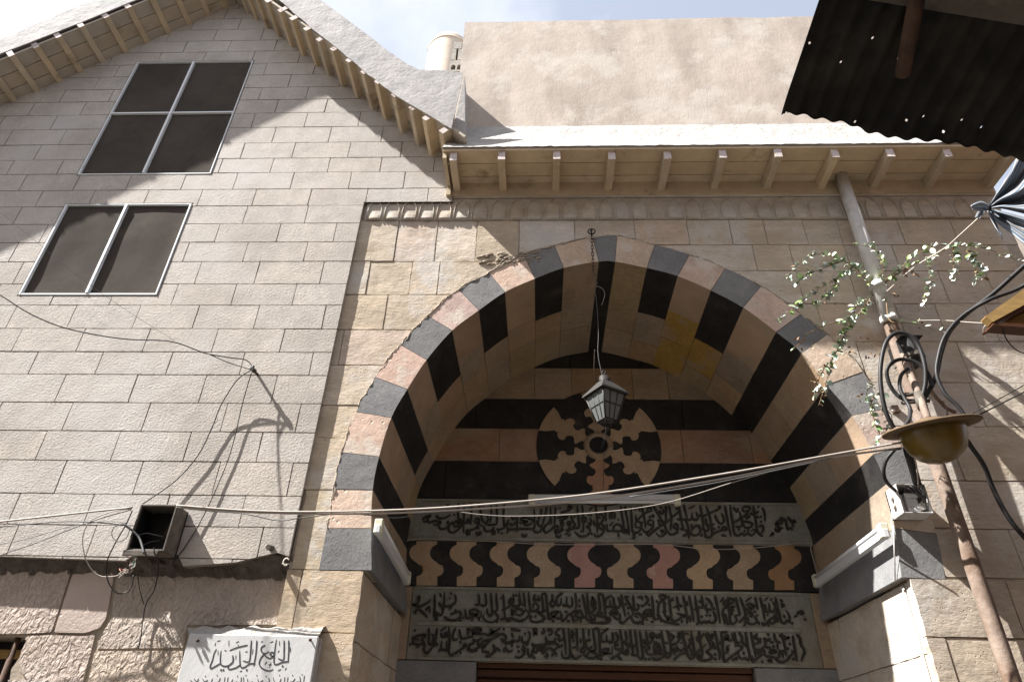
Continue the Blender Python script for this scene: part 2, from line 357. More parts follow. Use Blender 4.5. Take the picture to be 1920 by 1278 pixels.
def rowstones(x0, x1, zs, wmin, wmax, g, tintf, jitter=.0, ragged=None):
    out = []
    for a, b in zip(zs[:-1], zs[1:]):
        lo, hi = min(a, b), max(a, b); x = x0-random.uniform(0, wmax)
        while x < x1:
            wd = random.uniform(wmin, wmax); out.append((rect(x, lo, x+wd, hi, g, jitter), tintf())); x += wd
    return out

YF, YB, YL, YW, YE, YG = 3.93, 5.20, 3.90, 3.97, 3.57, 3.555

# ================================================================== ground
g = MB(); g.box((-300, -300, -.3), (300, 300, 0)); tag(g.build('ground', M['ground']), kind='structure')

# ================================================================== stone clad house on the left
house = thing('stone_clad_house', 'gabled house clad in pale cut stone blocks with two dark windows, left of the archway', 'house', (-3.2, YL, 0))
def xz(x, y, Y=YL):
    p = at(x, y, Y); return (p.x, p.z)
APX = Vector((-3.177, 8.314)); SL = .898; SR = 1.027
def slope(x, off=0.):       # height of the rafter undersides along the gable
    return (APX.y-(APX.x-x)*SL if x < APX.x else APX.y-(x-APX.x)*SR)+off
XE = -1.43                 # right edge of the cladding below the portal cornice
XR = -.70                  # right edge of the cladding above it
ztop = 5.455
out = [(-9, 2.63), (-5, 2.63), (-3.2, 2.615), (-2.4, 2.60), (-2.35, 2.64), (-2.1, 2.64), (-2.05, 2.575), (-1.75, 2.60), (-1.52, 2.66), (-1.445, 2.64), (XE, 4.0), (-1.413, ztop), (XR, ztop), (XR, slope(XR, .12)), (APX.x, APX.y+.13), (-9, slope(-9, .12))]
wA = [xz(146, 327), xz(396, 327), xz(474, 115), xz(258, 116)]
wB = [xz(35, 553), xz(293, 553), xz(361, 382), xz(123, 383)]
def axis(q):
    x0 = (q[0][0]+q[3][0])/2; x1 = (q[1][0]+q[2][0])/2; z0 = (q[0][1]+q[1][1])/2; z1 = (q[2][1]+q[3][1])/2
    return (x0, z0, x1, z1)
wA, wB = axis(wA), axis(wB)
def rc(q, g=0.): return [(q[0]-g, q[1]-g), (q[2]+g, q[1]-g), (q[2]+g, q[3]+g), (q[0]-g, q[3]+g)]
zs = [2.40, 2.619, 2.805, 2.998, 3.216, 3.421, 3.629, 3.844, 4.027, 4.223, 4.429, 4.624, 4.839, 5.033, 5.226, 5.419, 5.605, 5.799, 5.973, 6.167, 6.369, 6.563, 6.75, 6.927]
while zs[-1] < 8.8: zs.append(zs[-1]+random.uniform(.18, .2))
st = []
# joints of the single courses, measured from the photograph at the right hand edge
for k, (a, b) in enumerate(zip(zs[:-1], zs[1:])):
    wdt = .47 if a > 4.2 else .50
    x = XE-(.10 if k % 2 else .33)-random.uniform(0, .1) if b < ztop+.05 else -.75-(.12 if k % 2 else .36)-random.uniform(0, .1)
    xx = [1.0, x]
    while xx[-1] > -9: xx.append(xx[-1]-wdt*random.uniform(.93, 1.06))
    for r_, l_ in zip(xx[:-1], xx[1:]):
        st.append((rect(l_, a, r_, b, .0035, .0015), jit(.045, .012)))
mb = MB(); ashlar(mb, out, [rc(wA, .01), rc(wB, .01)], st, YL, .02, flatmap, wob=.0012, wear=.004)
wall = mb.build('cladding', M['clad'], house, fixn=False)
def plate(name, outline, holes, y0, y1, mt, parent, split=None):
    """slab with openings: front and back sheet plus the edges"""
    vs = []; faces = []
    for poly in [outline]+holes:
        if sum(poly[i][0]*poly[(i+1) % len(poly)][1]-poly[(i+1) % len(poly)][0]*poly[i][1] for i in range(len(poly))) < 0: poly = poly[::-1]
        b = len(vs); vs.extend(Vector((p[0], p[1])) for p in poly); faces.append(list(range(b, b+len(poly))))
    V, E, Fc, ov, oe, of = delaunay_2d_cdt(vs, [], faces, 0, 1e-5, True)
    T = [f for f, ids in zip(Fc, of) if 0 in ids and not any(i > 0 for i in ids)]
    mb = MB(); n = len(V); ed = {}; TT = []
    for t in T:
        q = list(t)
        if (V[q[1]]-V[q[0]]).cross(V[q[2]]-V[q[0]]) < 0: q = q[::-1]
        TT.append(q)
        for j in range(3):
            e = (q[j], q[(j+1) % 3])
            if (e[1], e[0]) in ed: del ed[(e[1], e[0])]
            else: ed[e] = 1
    vv = [(p.x, y0, p.y) for p in V]+[(p.x, y1, p.y) for p in V]
    mb.add(vv, TT+[[i+n for i in q[::-1]] for q in TT]+[(a, a+n, b+n, b) for a, b in ed])
    return mb.build(name, mt, parent, fixn=False)
plate('joint_bed', [(p[0]+(.004 if p[0] < -1.5 or p[0] > -1 else -.004), p[1]) for p in out], [rc(wA), rc(wB)], YL+.006, YL+.16, M['mortar_dark'], house)
def window(q, nx, nz, fw, horizontal):
    x0, z0, x1, z1 = q
    fr = MB(); y0, y1 = YL-.006, YL+.05
    fr.box((x0, y0, z0), (x0+fw, y1, z1)); fr.box((x1-fw*.8, y0, z0), (x1, y1, z1))
    fr.box((x0+fw, y0+.002, z1-fw*.6), (x1-fw*.8, y1, z1)); fr.box((x0+fw, y0+.002, z0), (x1-fw*.8, y1, z0+fw*.9))
    f = fr.build('window', M['alu'], house, bevel=.003); f.name = 'window'
    xm = x0+(x1-x0)*nx
    mu = MB(); mu.box((xm-.011, y0-.004, z0+fw*.9), (xm+.011, y1-.01, z1-fw*.6))
    if horizontal:
        zm = z0+(z1-z0)*horizontal
        mu.box((x0+fw, y0+.001, zm-.009), (xm-.011, y1-.012, zm+.009)); mu.box((xm+.011, y0+.001, zm-.009), (x1-fw*.8, y1-.012, zm+.009))
    mu.build('mullion', M['alu'], f, bevel=.003)
    # wavy insect screens
    zsplit = [z0+fw*.9]+([z0+(z1-z0)*horizontal] if horizontal else [])+[z1-fw*.6]
    for xa, xb in ((x0+fw, xm-.011), (xm+.011, x1-fw*.8)):
        for za, zb in zip(zsplit[:-1], zsplit[1:]):
            p = MB(); nx_, nz_ = 14, 14; vs = []
            for j in range(nz_+1):
                for i in range(nx_+1):
                    u, v_ = i/nx_, j/nz_; X = xa+(xb-xa)*u; Z = za+(zb-za)*v_
                    d = noise.noise(Vector((X*3.2, Z*2.2, 1.3)))*.012*min(1, 6*min(u, 1-u, v_, 1-v_))
                    if v_ > .999 and not horizontal: d = .0
                    vs.append((X, YL+.016+d*.8, Z))
            p.add(vs, [(j*(nx_+1)+i, j*(nx_+1)+i+1, (j+1)*(nx_+1)+i+1, (j+1)*(nx_+1)+i) for j in range(nz_) for i in range(nx_)], smooth=True)
            p.build('screen', M['screen'], f, fixn=False)
    return f
window(wA, .492, 2, .014, .512); window(wB, .49, 1, .018, None)

# --- eaves of the gable: rafters, boards and the plastered verge
dL = Vector((1, 0, SL)).normalized(); dR = Vector((1, 0, -SR)).normalized()
def rafter(base, d, side):
    """base: middle of the rafter's underside where it meets the wall; d: direction of the roof slope"""
    nrm = Vector((-d.z, 0, d.x))            # up, square to the slope
    w_, h_ = .052, .092
    yo = YG-.020+random.uniform(-.008, .010)
    c = [base-d*w_/2, base+d*w_/2, base+d*w_/2+nrm*h_, base-d*w_/2+nrm*h_]
    a = [Vector((p.x, yo, p.z)) for p in c]; b = [Vector((p.x, YL+.05, p.z)) for p in c]
    k = jit(.10, .04)
    mb = MB(); mb.add(a+b, [(0, 1, 2, 3)], mi=1); mb.add(a+b, [(7, 6, 5, 4), (0, 4, 5, 1), (1, 5, 6, 2), (2, 6, 7, 3), (3, 7, 4, 0)], tint=k)
    return mb.build('rafter', [M['wood_paint'], M['wood_end']], house, bevel=.003)
for x, y in ((-9, 208), (28, 190), (70, 172), (113, 152), (154, 133), (196, 114), (238, 97), (278, 79), (318, 62), (356, 46), (392, 31), (424, 18)):
    p = at(x, y, YL); rafter(Vector((p.x, YL, slope(p.x))), dL, 0)
xs0 = [at(x, y, YL).x for x, y in ((463, 24), (480, 36), (500, 52), (522, 67), (545, 86), (567, 103), (592, 123), (614, 142), (640, 162), (668, 184), (695, 205), (721, 222), (751, 246), (782, 270), (806, 289), (836, 315))]
for x in xs0: rafter(Vector((x, YL, slope(x))), dR, 1)
for d, xa, xb in ((dL, -9, APX.x+.06), (dR, APX.x-.06, -.66)):
    nrm = Vector((-d.z, 0, d.x)); ys = [YG-.015, YG+.12, YG+.255, YL+.05]
    for i in range(3):
        a = Vector((xa, 0, slope(xa)))+nrm*.094; b = Vector((xb, 0, slope(xb)))+nrm*.094
        o1 = Vector((0, ys[i]+.003, 0)); o2 = Vector((0, ys[i+1]-.003-(0 if i < 2 else 0), 0)); t = nrm*.022
        mb = MB(); mb.hexa([a+o1, b+o1, b+o2, a+o2, a+o1+t, b+o1+t, b+o2+t, a+o2+t], tint=tuple(k_*q_ for k_, q_ in zip(jit(.12, .03), (.80, .84, .93)))); mb.build('soffit_board', M['wood_paint'], house)
rdg = MB(); rdg.prism([(APX.x-.30, slope(APX.x-.30)+.128), (APX.x, APX.y+.10), (APX.x+.30, slope(APX.x+.30)+.135), (APX.x+.3, slope(APX.x+.3)+.2), (APX.x, APX.y+.35), (APX.x-.3, slope(APX.x-.3)+.2)], YG-.018, YL+.06); rdg.build('ridge', M['wood_paint'], house)
vf = 3.525
ver = [(-300, 219), (-200, 180), (-100, 141), (0, 101), (80, 70), (157, 40), (235, 8), (330, -30), (400, -57), (445, -66), (485, -32), (530, 6), (583, 52), (640, 97), (690, 140), (740, 178), (785, 205), (846, 241), (857, 195), (868, 137),
       (850, 134), (820, 131), (786, 131), (765, 121), (730, 97), (700, 73), (650, 36), (590, -8), (520, -60), (440, -118), (330, -72), (180, -2), (90, 36), (0, 74), (-200, 160), (-300, 200)]
verge = MB(); pv = [xz(x, y, vf) for x, y in ver]
nv = 18
def rough_line(poly, amp=.006, n=5, lower=True):
    res = []
    for i in range(len(poly)):
        a = Vector(poly[i]); b = Vector(poly[(i+1) % len(poly)])
        for j in range(n):
            p = a+(b-a)*j/n; q = noise.noise(Vector((p.x*9, p.y*9, 3)))*amp+noise.noise(Vector((p.x*31, p.y*31, 7)))*amp*.6
            res.append((p.x+q, p.y+q))
    return res
plate('verge', rough_line(pv), [], vf, YG-.02, M['grey_plaster'], house)
# roof slabs running back from the verge
for d, xa, xb in ((dL, -9, APX.x), (dR, APX.x, -.80)):
    nrm = Vector((-d.z, 0, d.x)); a = Vector((xa, 0, slope(xa)))+nrm*.13; b = Vector((xb, 0, slope(xb)))+nrm*.13; t = nrm*.05
    mb = MB(); o1 = Vector((0, YG-.016, 0)); o2 = Vector((0, 9, 0)); mb.hexa([a+o1, b+o1, b+o2, a+o2, a+o1+t, b+o1+t, b+o2+t, a+o2+t]); mb.build('roof', M['grey_plaster'], house)
# lower wall of hammered blocks under the cladding
lw = [(-9, -.01), (XE+.0, -.01), (XE+.0, 2.64), (-9, 2.66)]
wx1 = at(38, 1230, YW).x; wz1 = at(20, 1192, YW).z
wind = [(-4.2, .9), (wx1+.03, .9), (wx1+.035, 1.93), (wx1-.012, 1.96), (wx1-.03, 2.03), (wx1-.012, 2.08), (wx1+.0, wz1-.02), (wx1-.03, wz1), (-4.2, wz1)]
def P2(x, y): q = at(x, y, YW); return (q.x, q.z)
lst = []
def lstone(px, t, gap=.006):
    q = [Vector(P2(*p)) for p in px]; c = sum(q, Vector((0, 0)))/len(q)
    lst.append(([tuple(c+(p-c)*(1-gap/(p-c).length)) for p in q], t))
lstone([(-200, 1066), (0, 1066), (136, 1068), (98, 1185), (50, 1188), (-200, 1190)], (1.02, .97, .95))
lstone([(138, 1068), (215, 1068), (207, 1130), (200, 1160), (188, 1178), (160, 1188), (100, 1186)], (1.08, 1.06, 1.06))
lstone([(218, 1068), (545, 1068), (532, 1170), (352, 1172), (345, 1215), (178, 1216), (192, 1182), (206, 1160)], (1, .98, .95))
lstone([(50, 1190), (98, 1187), (160, 1190), (180, 1188), (155, 1285), (52, 1278), (36, 1255), (36, 1225), (44, 1200)], (1.04, .99, .96))
lstone([(176, 1219), (345, 1218), (335, 1330), (152, 1330)], (1.03, .98, .90))
ls2 = rowstones(-9, XE, [1.98, 1.7, 1.42, 1.1, .8, .5, .2, -.02], .4, .7, .006, lambda: jit(.08, .03))
mb = MB(); ashlar(mb, lw, [wind], [lst[0], lst[2], lst[3], lst[4]]+ls2, YW, .03, flatmap, wob=.004); mb.build('lower_wall', M['rough'], house, fixn=False)
mb = MB(); ashlar(mb, lw, [wind], [lst[1]], YW-.004, .03, flatmap, wob=.001); mb.build('dressed_block', M['smooth_block'], house, fixn=False)
plate('lower_wall_bed', lw, [wind], YW+.009, YW+.20, M['mortar'], house)
# ragged dark band of broken stone under the cladding
mb = MB(); vs = []; nn = 160
for j in range(5):
    for i in range(nn+1):
        X = -6+(XE+6)*i/nn; Z = 2.648-.028*j-(.0 if j < 4 else .02*random.random())
        Y = YL+.02+.012*j+noise.noise(Vector((X*14, Z*30, 2)))*.02+random.uniform(-.006, .006)
        vs.append((X, Y, Z))
mb.add(vs, [(j*(nn+1)+i, (j+1)*(nn+1)+i, (j+1)*(nn+1)+i+1, j*(nn+1)+i+1) for j in range(4) for i in range(nn)])
mb.build('broken_edge', M['rubble'], house, fixn=False)
# barred window low on the left
mb = MB(); mb.box((-4.3, YW+.19, .8), (wx1+.1, YW+.22, wz1+.05)); lo = mb.build('barred_window', M['boxin'], house)  # black slab closes the opening behind the bars
mb = MB(); mb.box((-4.2, YW+.10, wz1-.10), (wx1+.02, YW+.14, wz1-.055)); mb.box((-4.2, YW+.10, wz1-.29), (wx1+.02, YW+.14, wz1-.25)); mb.build('frame', M['timber'], lo)
b0 = at(32, 1195, YW+.03); b1 = at(5, 1285, YW+.03)
mb = MB(); mb.tube([(b0.x, YW+.04, b0.z+.02), (b0.x, YW+.04, .9)], .016, 8); mb.build('bar', M['rust'], lo)
mb = MB(); mb.tube([(b0.x-.22, YW+.04, b0.z+.02), (b0.x-.22, YW+.04, .9)], .016, 8); mb.build('bar', M['rust'], lo)

# ================================================================== the portal
portal = thing('mosque_portal', 'old striped stone archway with a deep shaded niche and carved inscriptions', 'portal', (.5, YF, 0))
# (intrados point, extrados point) at every joint of the arch ring, as surveyed from left springing to right
J = [((697, 1069), (598, 1068)), ((696, 990), (613, 990)), ((699, 918), (627, 917)), ((711, 856), (640, 848)), ((734, 783), (668, 772)), ((764, 730), (705, 708)),
     ((800, 675), (751, 647)), ((848, 620), (803, 593)), ((898, 582), (860, 543)), ((947, 548), (917, 512)), ((1003, 523), (982, 478)), ((1057, 503), (1040, 462)),
     ((1123, 491), (1111, 446)), ((1153, 491), (1157, 443)), ((1213, 503), (1227, 460)), ((1270, 518), (1293, 478)), ((1333, 545), (1360, 503)), ((1393, 577), (1427, 537)),
     ((1455, 623), (1500, 590)), ((1503, 662), (1550, 628)), ((1550, 722), (1618, 697)), ((1597, 779), (1652, 768)), ((1637, 852), (1690, 838)), ((1660, 908), (1722, 914)),
     ((1677, 990), (1755, 1000)), ((1690, 1082), (1772, 1086))]
kinds = 'bpbpbpbpbptkteptptx'   # placeholder
# b basalt, p pink, t tan, k keystone
VK = ['b', 'p', 'b', 'p', 'b', 'p', 'b', 'p', 'b', 'p', 'b', 't', 'k', 't', 'b', 'p', 'b', 'p', 'b', 't', 'b', 'p', 'b', 't', 'b']
JI = [xz(*a, YF) for a, b in J]; JE = [xz(*b, YF) for a, b in J]
NS = 6
CI = smooth([Vector((p[0], p[1])) for p in JI], NS); CE = smooth([Vector((p[0], p[1])) for p in JE], NS)
apex_i = None
zsp = JI[0][1]; zsr = JI[-1][1]
xL = at(681, 1080, YF).x; xRt = at(1707, 1090, YF).x       # jambs below the springers
opening = [(p.x, p.y) for p in CI]+[(JI[-1][0], zsr), (xRt, zsr-.001), (xRt, -.05), (xL, -.05), (xL, zsp-.001)]
core_open = [tuple(p.lerp(q, .45)) for p, q in zip(CI, CE)]+[(JI[-1][0]+.03, zsr), (xRt+.02, zsr-.001), (xRt+.02, -.05), (xL-.02, -.05), (xL-.02, zsp-.001), (JI[0][0]-.03, zsp)]
ringhole = [(p.x, p.y) for p in CE]+[(JE[-1][0], zsr-.004), (xRt, zsr-.0045), (xRt, -.05), (xL, -.05), (xL, zsp-.0045), (JE[0][0], zsp-.004)]
XF1 = at(1890, 420, YF).x
zcor = 5.272                # underside of the cornice
fout = [(-1.442, -.01), (XF1, -.01), (XF1, 5.652), (-1.442, 5.652)]
fs = []
xk = at(1108, 440, YF).x
cream = lambda: tuple(a*b for a, b in zip(jit(.07, .03), random.choice([(1, 1, 1), (1.06, .97, .93), (1.05, 1.03, .98), (.95, .97, .98), (1.02, .97, .86), (1.1, 1.06, 1.02)])))
greyt = lambda: tuple(a*b for a, b in zip(jit(.06, .025), random.choice([(.94, .93, .93), (.98, .96, .92), (.90, .90, .91), (1.0, .97, .9), (.92, .88, .82)])))
def px_row(xs, y0, y1, tints):
    for (a, b), t in zip(zip(xs[:-1], xs[1:]), tints):
        p0 = at((a+b)/2, y1, YF); p1 = at((a+b)/2, y0, YF)
        fs.append((rect(at(a, (y0+y1)/2, YF).x, p0.z, at(b, (y0+y1)/2, YF).x, p1.z, .0035, .002), t))
px_row([560, 668, 743, 818, 893, 973, 1078], 412, 490, [(1, .97, .9), (1.02, .98, .9), (1.06, .97, .92), (1.18, 1.14, 1.1), (1.0, .93, .82), (1.2, 1.22, 1.26)])
px_row([560, 690, 770, 822, 1010], 490, 552, [(1.03, .99, .92), (1.0, .94, .84), (1.02, .93, .82), (1.08, 1.03, .96)])
px_row([560, 723, 960], 552, 618, [(1.0, .92, .8), (1.05, .98, .88)])
px_row([560, 640, 900], 618, 684, [(1.03, .98, .93), (1.1, 1.0, .96)])
px_row([560, 790], 684, 759, [(1.06, 1.0, .92)])
px_row([560, 720], 759, 820, [(1.05, .97, .85)])
px_row([560, 700], 820, 918, [(1.05, .98, .86)])
px_row([560, 680], 918, 1069, [(1.02, .95, .80)])
px_row([1078, 1190, 1290, 1370, 1435, 1510, 1575, 1690, 1790, 1900], 412, 459, [(1, .96, .9), (1.04, .92, .82), (1.0, .93, .8), (.98, .92, .82), (.98, .94, .9), (.93, .9, .84), (.96, .9, .84), (.95, .87, .76), (.96, .87, .74)])
px_row([1010, 1230, 1415, 1485, 1590, 1680, 1735, 1900], 459, 508, [(1.06, 1.0, .94), (1.02, .98, .92), (.98, .92, .82), (.98, .9, .78), (.95, .9, .84), (.92, .85, .76), (.95, .87, .76)])
px_row([1300, 1500, 1600, 1770, 1860, 1960], 508, 569, [(1.02, 1.0, .97), (.95, .9, .84), (.95, .89, .83), (.92, .86, .8), (.93, .85, .74)])
px_row([1400, 1540, 1690, 1765, 1860, 1990], 569, 640, [(.93, .89, .82), (.95, .85, .76), (.88, .86, .84), (.92, .87, .8), (.86, .84, .82)])
rz = [at(1760, y, YF).z for y in (640, 716, 799, 900, 990, 1082, 1190, 1275)]+[1.6, 1.2, .8, .4, -.02]
fs += rowstones(at(1545, 700, YF).x, XF1+.1, rz, .42, .75, .0035, greyt, .002)
mb = MB(); ashlar(mb, [(-1.9, 2.576), (XF1, 2.576), (XF1, zcor), (-1.9, zcor)], [ringhole], fs, YF, .03, flatmap, wob=.0035); mb.build('ashlar_facing', M['ashlar'], portal, fixn=False)
# piers below the springers
ps = rowstones(-1.45, xL, [2.574, at(600, 1185, YF).z, 1.95, 1.6, 1.25, .9, .5, .1, -.05], .3, .6, .003, lambda: tuple(a*b for a, b in zip(jit(.05, .02), (1.03, .92, .78))), .002)
pr = [at(1800, y, YF).z for y in (1084, 1195)]+[1.62, 1.3, .9, .5, -.05]
ps += rowstones(xRt, XF1, pr, .38, .7, .0035, lambda: tuple(a*b for a, b in zip(jit(.05, .02), (.93, .88, .82))), .002)
ragL = [(xL+random.uniform(-.008, .006), 2.574-2.58*i/60) for i in range(61)]
ragR = [(xRt+random.uniform(-.004, .004), 2.574-2.58*i/60) for i in range(61)]
mb = MB()
ashlar(mb, [(-1.445, 2.574), (-1.445, -.01)]+[p for p in ragL[::-1] if p[1] > -.005]+[], [], ps, YF-.004, .04, flatmap, wob=.003)
mb.build('pier', M['ashlar'], portal, fixn=False); mb = MB()
ashlar(mb, [p for p in ragR if p[1] > -.005]+[(XF1, -.01), (XF1, 2.574)], [], ps, YF-.004, .04, flatmap, wob=.003)
mb.build('pier', M['ashlar'], portal, fixn=False)
plate('wall_core', fout, [core_open], YF+.0055, YF+.28, M['mortar'], portal)
# arch ring
HALF = {0: 1.26, 2: 1.26, 4: 1.0, 6: .62, 8: .58, 10: .55, 12: 1.26, 14: .56, 16: .62, 18: 1.26, 20: 1.26, 22: 1.26, 24: 1.26}
dep = []
pinkt = lambda: tuple(a*b for a, b in zip(jit(.06, .03), random.choice([(1.03, .88, .86), (1.06, .93, .88), (1.0, .9, .87), (1.06, .97, .92)])))
tant = lambda: tuple(a*b for a, b in zip(jit(.08, .04), random.choice([(1, 1, 1), (1.05, .98, .9), (.93, .95, 1.0), (1.0, 1.0, .86), (.88, .9, .95)])))
M['ring_pink'] = mat('rose_limestone', (.57, .48, .41), var=.24, grain=.18, gscale=36, scale=4, bump=.5, bscale=32, bdist=.009, tint=True, pits=.5, stain=(.62, .54, .46), stscale=5, stlo=.50, sthi=.62)
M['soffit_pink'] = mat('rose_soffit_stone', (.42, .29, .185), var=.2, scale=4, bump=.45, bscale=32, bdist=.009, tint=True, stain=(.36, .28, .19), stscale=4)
for i, k in enumerate(VK):
    a = CI[i*NS:(i+1)*NS+1]; b = CE[i*NS:(i+1)*NS+1]
    d = HALF.get(i, random.uniform(.42, .6)); dep.append(d)
    mb = MB(); n = len(a); g = .0018
    mid = lambda q: [q[0]+(q[1]-q[0]).normalized()*g]+list(q[1:-1])+[q[-1]-(q[-1]-q[-2]).normalized()*g]
    a, b = mid(a), mid(b)
    yf = YF-.004+random.uniform(-.002, .002)
    t = pinkt() if k == 'p' else (jit(.12, .01) if k in 'bk' else tuple(x*y for x, y in zip(jit(.05, .02), (1.0, .93, .83))))
    V = [(p.x, yf, p.y) for p in a]+[(p.x, yf, p.y) for p in b]+[(p.x, YF+d, p.y) for p in a]+[(p.x, YF+.29, p.y) for p in b]
    F0 = [(j, j+1, n+j+1, n+j) for j in range(n-1)]
    F1 = [(j, 2*n+j, 2*n+j+1, j+1) for j in range(n-1)]
    F2 = [(n+j, n+j+1, 3*n+j+1, 3*n+j) for j in range(n-1)]+[(0, n, 3*n, 2*n), (n-1, 3*n-1, 4*n-1, 2*n-1)]+[(2*n+j, 3*n+j, 3*n+j+1, 2*n+j+1) for j in range(n-1)]
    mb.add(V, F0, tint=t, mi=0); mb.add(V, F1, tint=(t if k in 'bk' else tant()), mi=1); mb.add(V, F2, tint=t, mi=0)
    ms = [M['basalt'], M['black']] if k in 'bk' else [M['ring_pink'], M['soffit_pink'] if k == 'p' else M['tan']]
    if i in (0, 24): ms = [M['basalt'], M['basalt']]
    mb.build('voussoir', ms, portal)
# crumbled mortar along the outer edge of the ring
def mortar_line(i0, i1, r, k=3, seed=1):
    rr_ = random.Random(seed); P = CE[i0*NS:i1*NS+1]; mb = MB()
    for q in range(k):
        pts = [(p.x+rr_.uniform(-.012, .010), YF-.002+rr_.uniform(-.004, .004), p.y+rr_.uniform(-.004, .014)) for p in P]
        pts = smooth(pts, 3); n = len(pts); a = rr_.randint(0, n//3); b = rr_.randint(2*n//3, n-1)
        mb.tube([p+Vector((rr_.uniform(-.003, .003), rr_.uniform(-.003, .002), rr_.uniform(-.004, .004))) for p in pts[a:b]], r*rr_.uniform(.3, .65), 5)
    mb.build('crumbled_mortar', M['mortar'], portal)
mortar_line(0, 5, .006, 2, 3); mortar_line(4, 9, .007, 3, 5); mortar_line(8, 12, .010, 5, 9); mortar_line(12, 16, .006, 2, 11); mortar_line(15, 21, .005, 2, 15)
# patch of rough pointing above the ring, on the left of the crown
mb = MB(); rr_ = random.Random(4)
for k in range(70):
    u = rr_.random(); x = 900+110*u+rr_.uniform(-12, 12); y = 492-rr_.uniform(-6, 14)-6*u
    c = at(x, y, YF); r_ = rr_.uniform(.006, .017)
    mb.tube([(c.x-r_*1.6, YF+.001, c.z-r_*.3), (c.x-r_*.5, YF-.005-rr_.uniform(0, .006), c.z+rr_.uniform(-.004, .004)), (c.x+r_*1.3, YF+.001, c.z+r_*.5)], r_*.55, 5)
mb.build('crumbled_mortar', M['mortar'], portal)
# vault stones behind the ring
for i in range(len(VK)):
    mb = MB(); a = CI[i*NS:(i+1)*NS+1]; d0 = dep[i]
    if d0 > 1.2: continue
    rows = [d0]
    while rows[-1] < 1.05: rows.append(rows[-1]+random.uniform(.28, .42))
    rows[-1] = 1.275
    for r0, r1 in zip(rows[:-1], rows[1:]):
        t = tant(); g = .002
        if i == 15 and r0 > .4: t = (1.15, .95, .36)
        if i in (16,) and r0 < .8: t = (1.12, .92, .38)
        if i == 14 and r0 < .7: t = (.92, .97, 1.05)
        n = len(a); q = [Vector(p) for p in a]; q[0] = q[0]+(q[1]-q[0]).normalized()*g; q[-1] = q[-1]-(q[-1]-q[-2]).normalized()*g
        off = random.uniform(-.002, .003)
        nrm = []
        for j in range(n):
            tt = (q[min(j+1, n-1)]-q[max(j-1, 0)]).normalized(); nrm.append(Vector((-tt.y, tt.x)))
        V = [(p.x+m_.x*off, YF+r0+g, p.y+m_.y*off) for p, m_ in zip(q, nrm)]+[(p.x+m_.x*off, YF+r1-g, p.y+m_.y*off) for p, m_ in zip(q, nrm)]
        W = [(p.x+m_.x*.06, YF+r0+g, p.y+m_.y*.06) for p, m_ in zip(q, nrm)]+[(p.x+m_.x*.06, YF+r1-g, p.y+m_.y*.06) for p, m_ in zip(q, nrm)]
        mb.add(V+W, [(j, n+j, n+j+1, j+1) for j in range(n-1)]+[(j, j+1, 2*n+j+1, 2*n+j) for j in range(n-1)]+[(n+j, 3*n+j, 3*n+j+1, n+j+1) for j in range(n-1)]+[(0, 2*n, 3*n, n), (n-1, 2*n-1, 4*n-1, 3*n-1)], tint=t)
    mb.build('vault_stones', M['tan'], portal)
# bedding shell that closes the vault from above
mb = MB(); n = len(CI); nr = []
for j in range(n):
    tt = (CI[min(j+1, n-1)]-CI[max(j-1, 0)]).normalized(); nr.append(Vector((-tt.y, tt.x)))
sh = lambda o, Y: [(p.x+m_.x*o, Y, p.y+m_.y*o) for p, m_ in zip(CI, nr)]
V = sh(.012, YF+.31)+sh(.012, YB+.02)+sh(.25, YF+.31)+sh(.25, YB+.02)
mb.add(V, [(j, n+j, n+j+1, j+1) for j in range(n-1)]+[(2*n+j, 2*n+j+1, 3*n+j+1, 3*n+j) for j in range(n-1)]+[(j, j+1, 2*n+j+1, 2*n+j) for j in range(n-1)])
mb.build('vault_bed', M['mortar'], portal)
# jambs
for side, X, sg in ((0, xL, 1), (1, xRt, -1)):
    mb = MB(); zj = [zsp-.012 if side == 0 else zsr-.012, 2.2, 1.85, 1.5, 1.1, .7, .3, -.03]
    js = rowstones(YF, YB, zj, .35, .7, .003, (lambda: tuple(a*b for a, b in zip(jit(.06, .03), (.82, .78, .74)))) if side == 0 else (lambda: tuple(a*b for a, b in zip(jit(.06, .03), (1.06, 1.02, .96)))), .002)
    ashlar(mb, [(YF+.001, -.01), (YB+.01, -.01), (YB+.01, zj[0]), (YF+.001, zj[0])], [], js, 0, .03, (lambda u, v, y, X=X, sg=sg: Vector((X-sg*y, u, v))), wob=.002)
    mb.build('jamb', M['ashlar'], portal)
    mb = MB(); mb.box((min(X-sg*.012, X-sg*.25), YF+.02, -.01), (max(X-sg*.012, X-sg*.25), YB+.02, zj[0]-.002)); mb.build('jamb_bed', M['mortar'], portal)

# ---------------- back wall of the niche
YBf = YB
def band(name, y0, y1, mt, split=0, tf=None, dy=0., x0=700, x1=1580):
    """course of the back wall between two photographed heights"""
    za, zb = at(1120, y1, YBf).z, at(1120, y0, YBf).z; xa, xb = at(x0, 940, YBf).x-.12, at(x1, 940, YBf).x+.12
    mb = MB(); x = xa-random.uniform(0, .3) if split else xa
    while x < xb:
        e = min(x+random.uniform(.7, 1.3)*split, xb) if split else xb
        if e < xa: x = e; continue
        o = random.uniform(-.002, .002)
        mb.box((max(x, xa)+.0015, YBf+dy+o, za+.002), (e-.0015, YBf+.06, zb-.002), tint=tf() if tf else (1, 1, 1)); x = e
    return mb.build(name, mt, portal, bevel=.002)
mb = MB(); mb.box((-1.2, YBf+.03, at(1120, 1244, YBf).z), (2.25, YBf+.2, 5.4)); mb.build('niche_back', M['mortar'], portal)
band('black_course', 560, 690, M['black'], .9)
band('tan_course', 690, 748, M['tan'], .42, tant)
band('black_course', 748, 804, M['black'], 1.0)
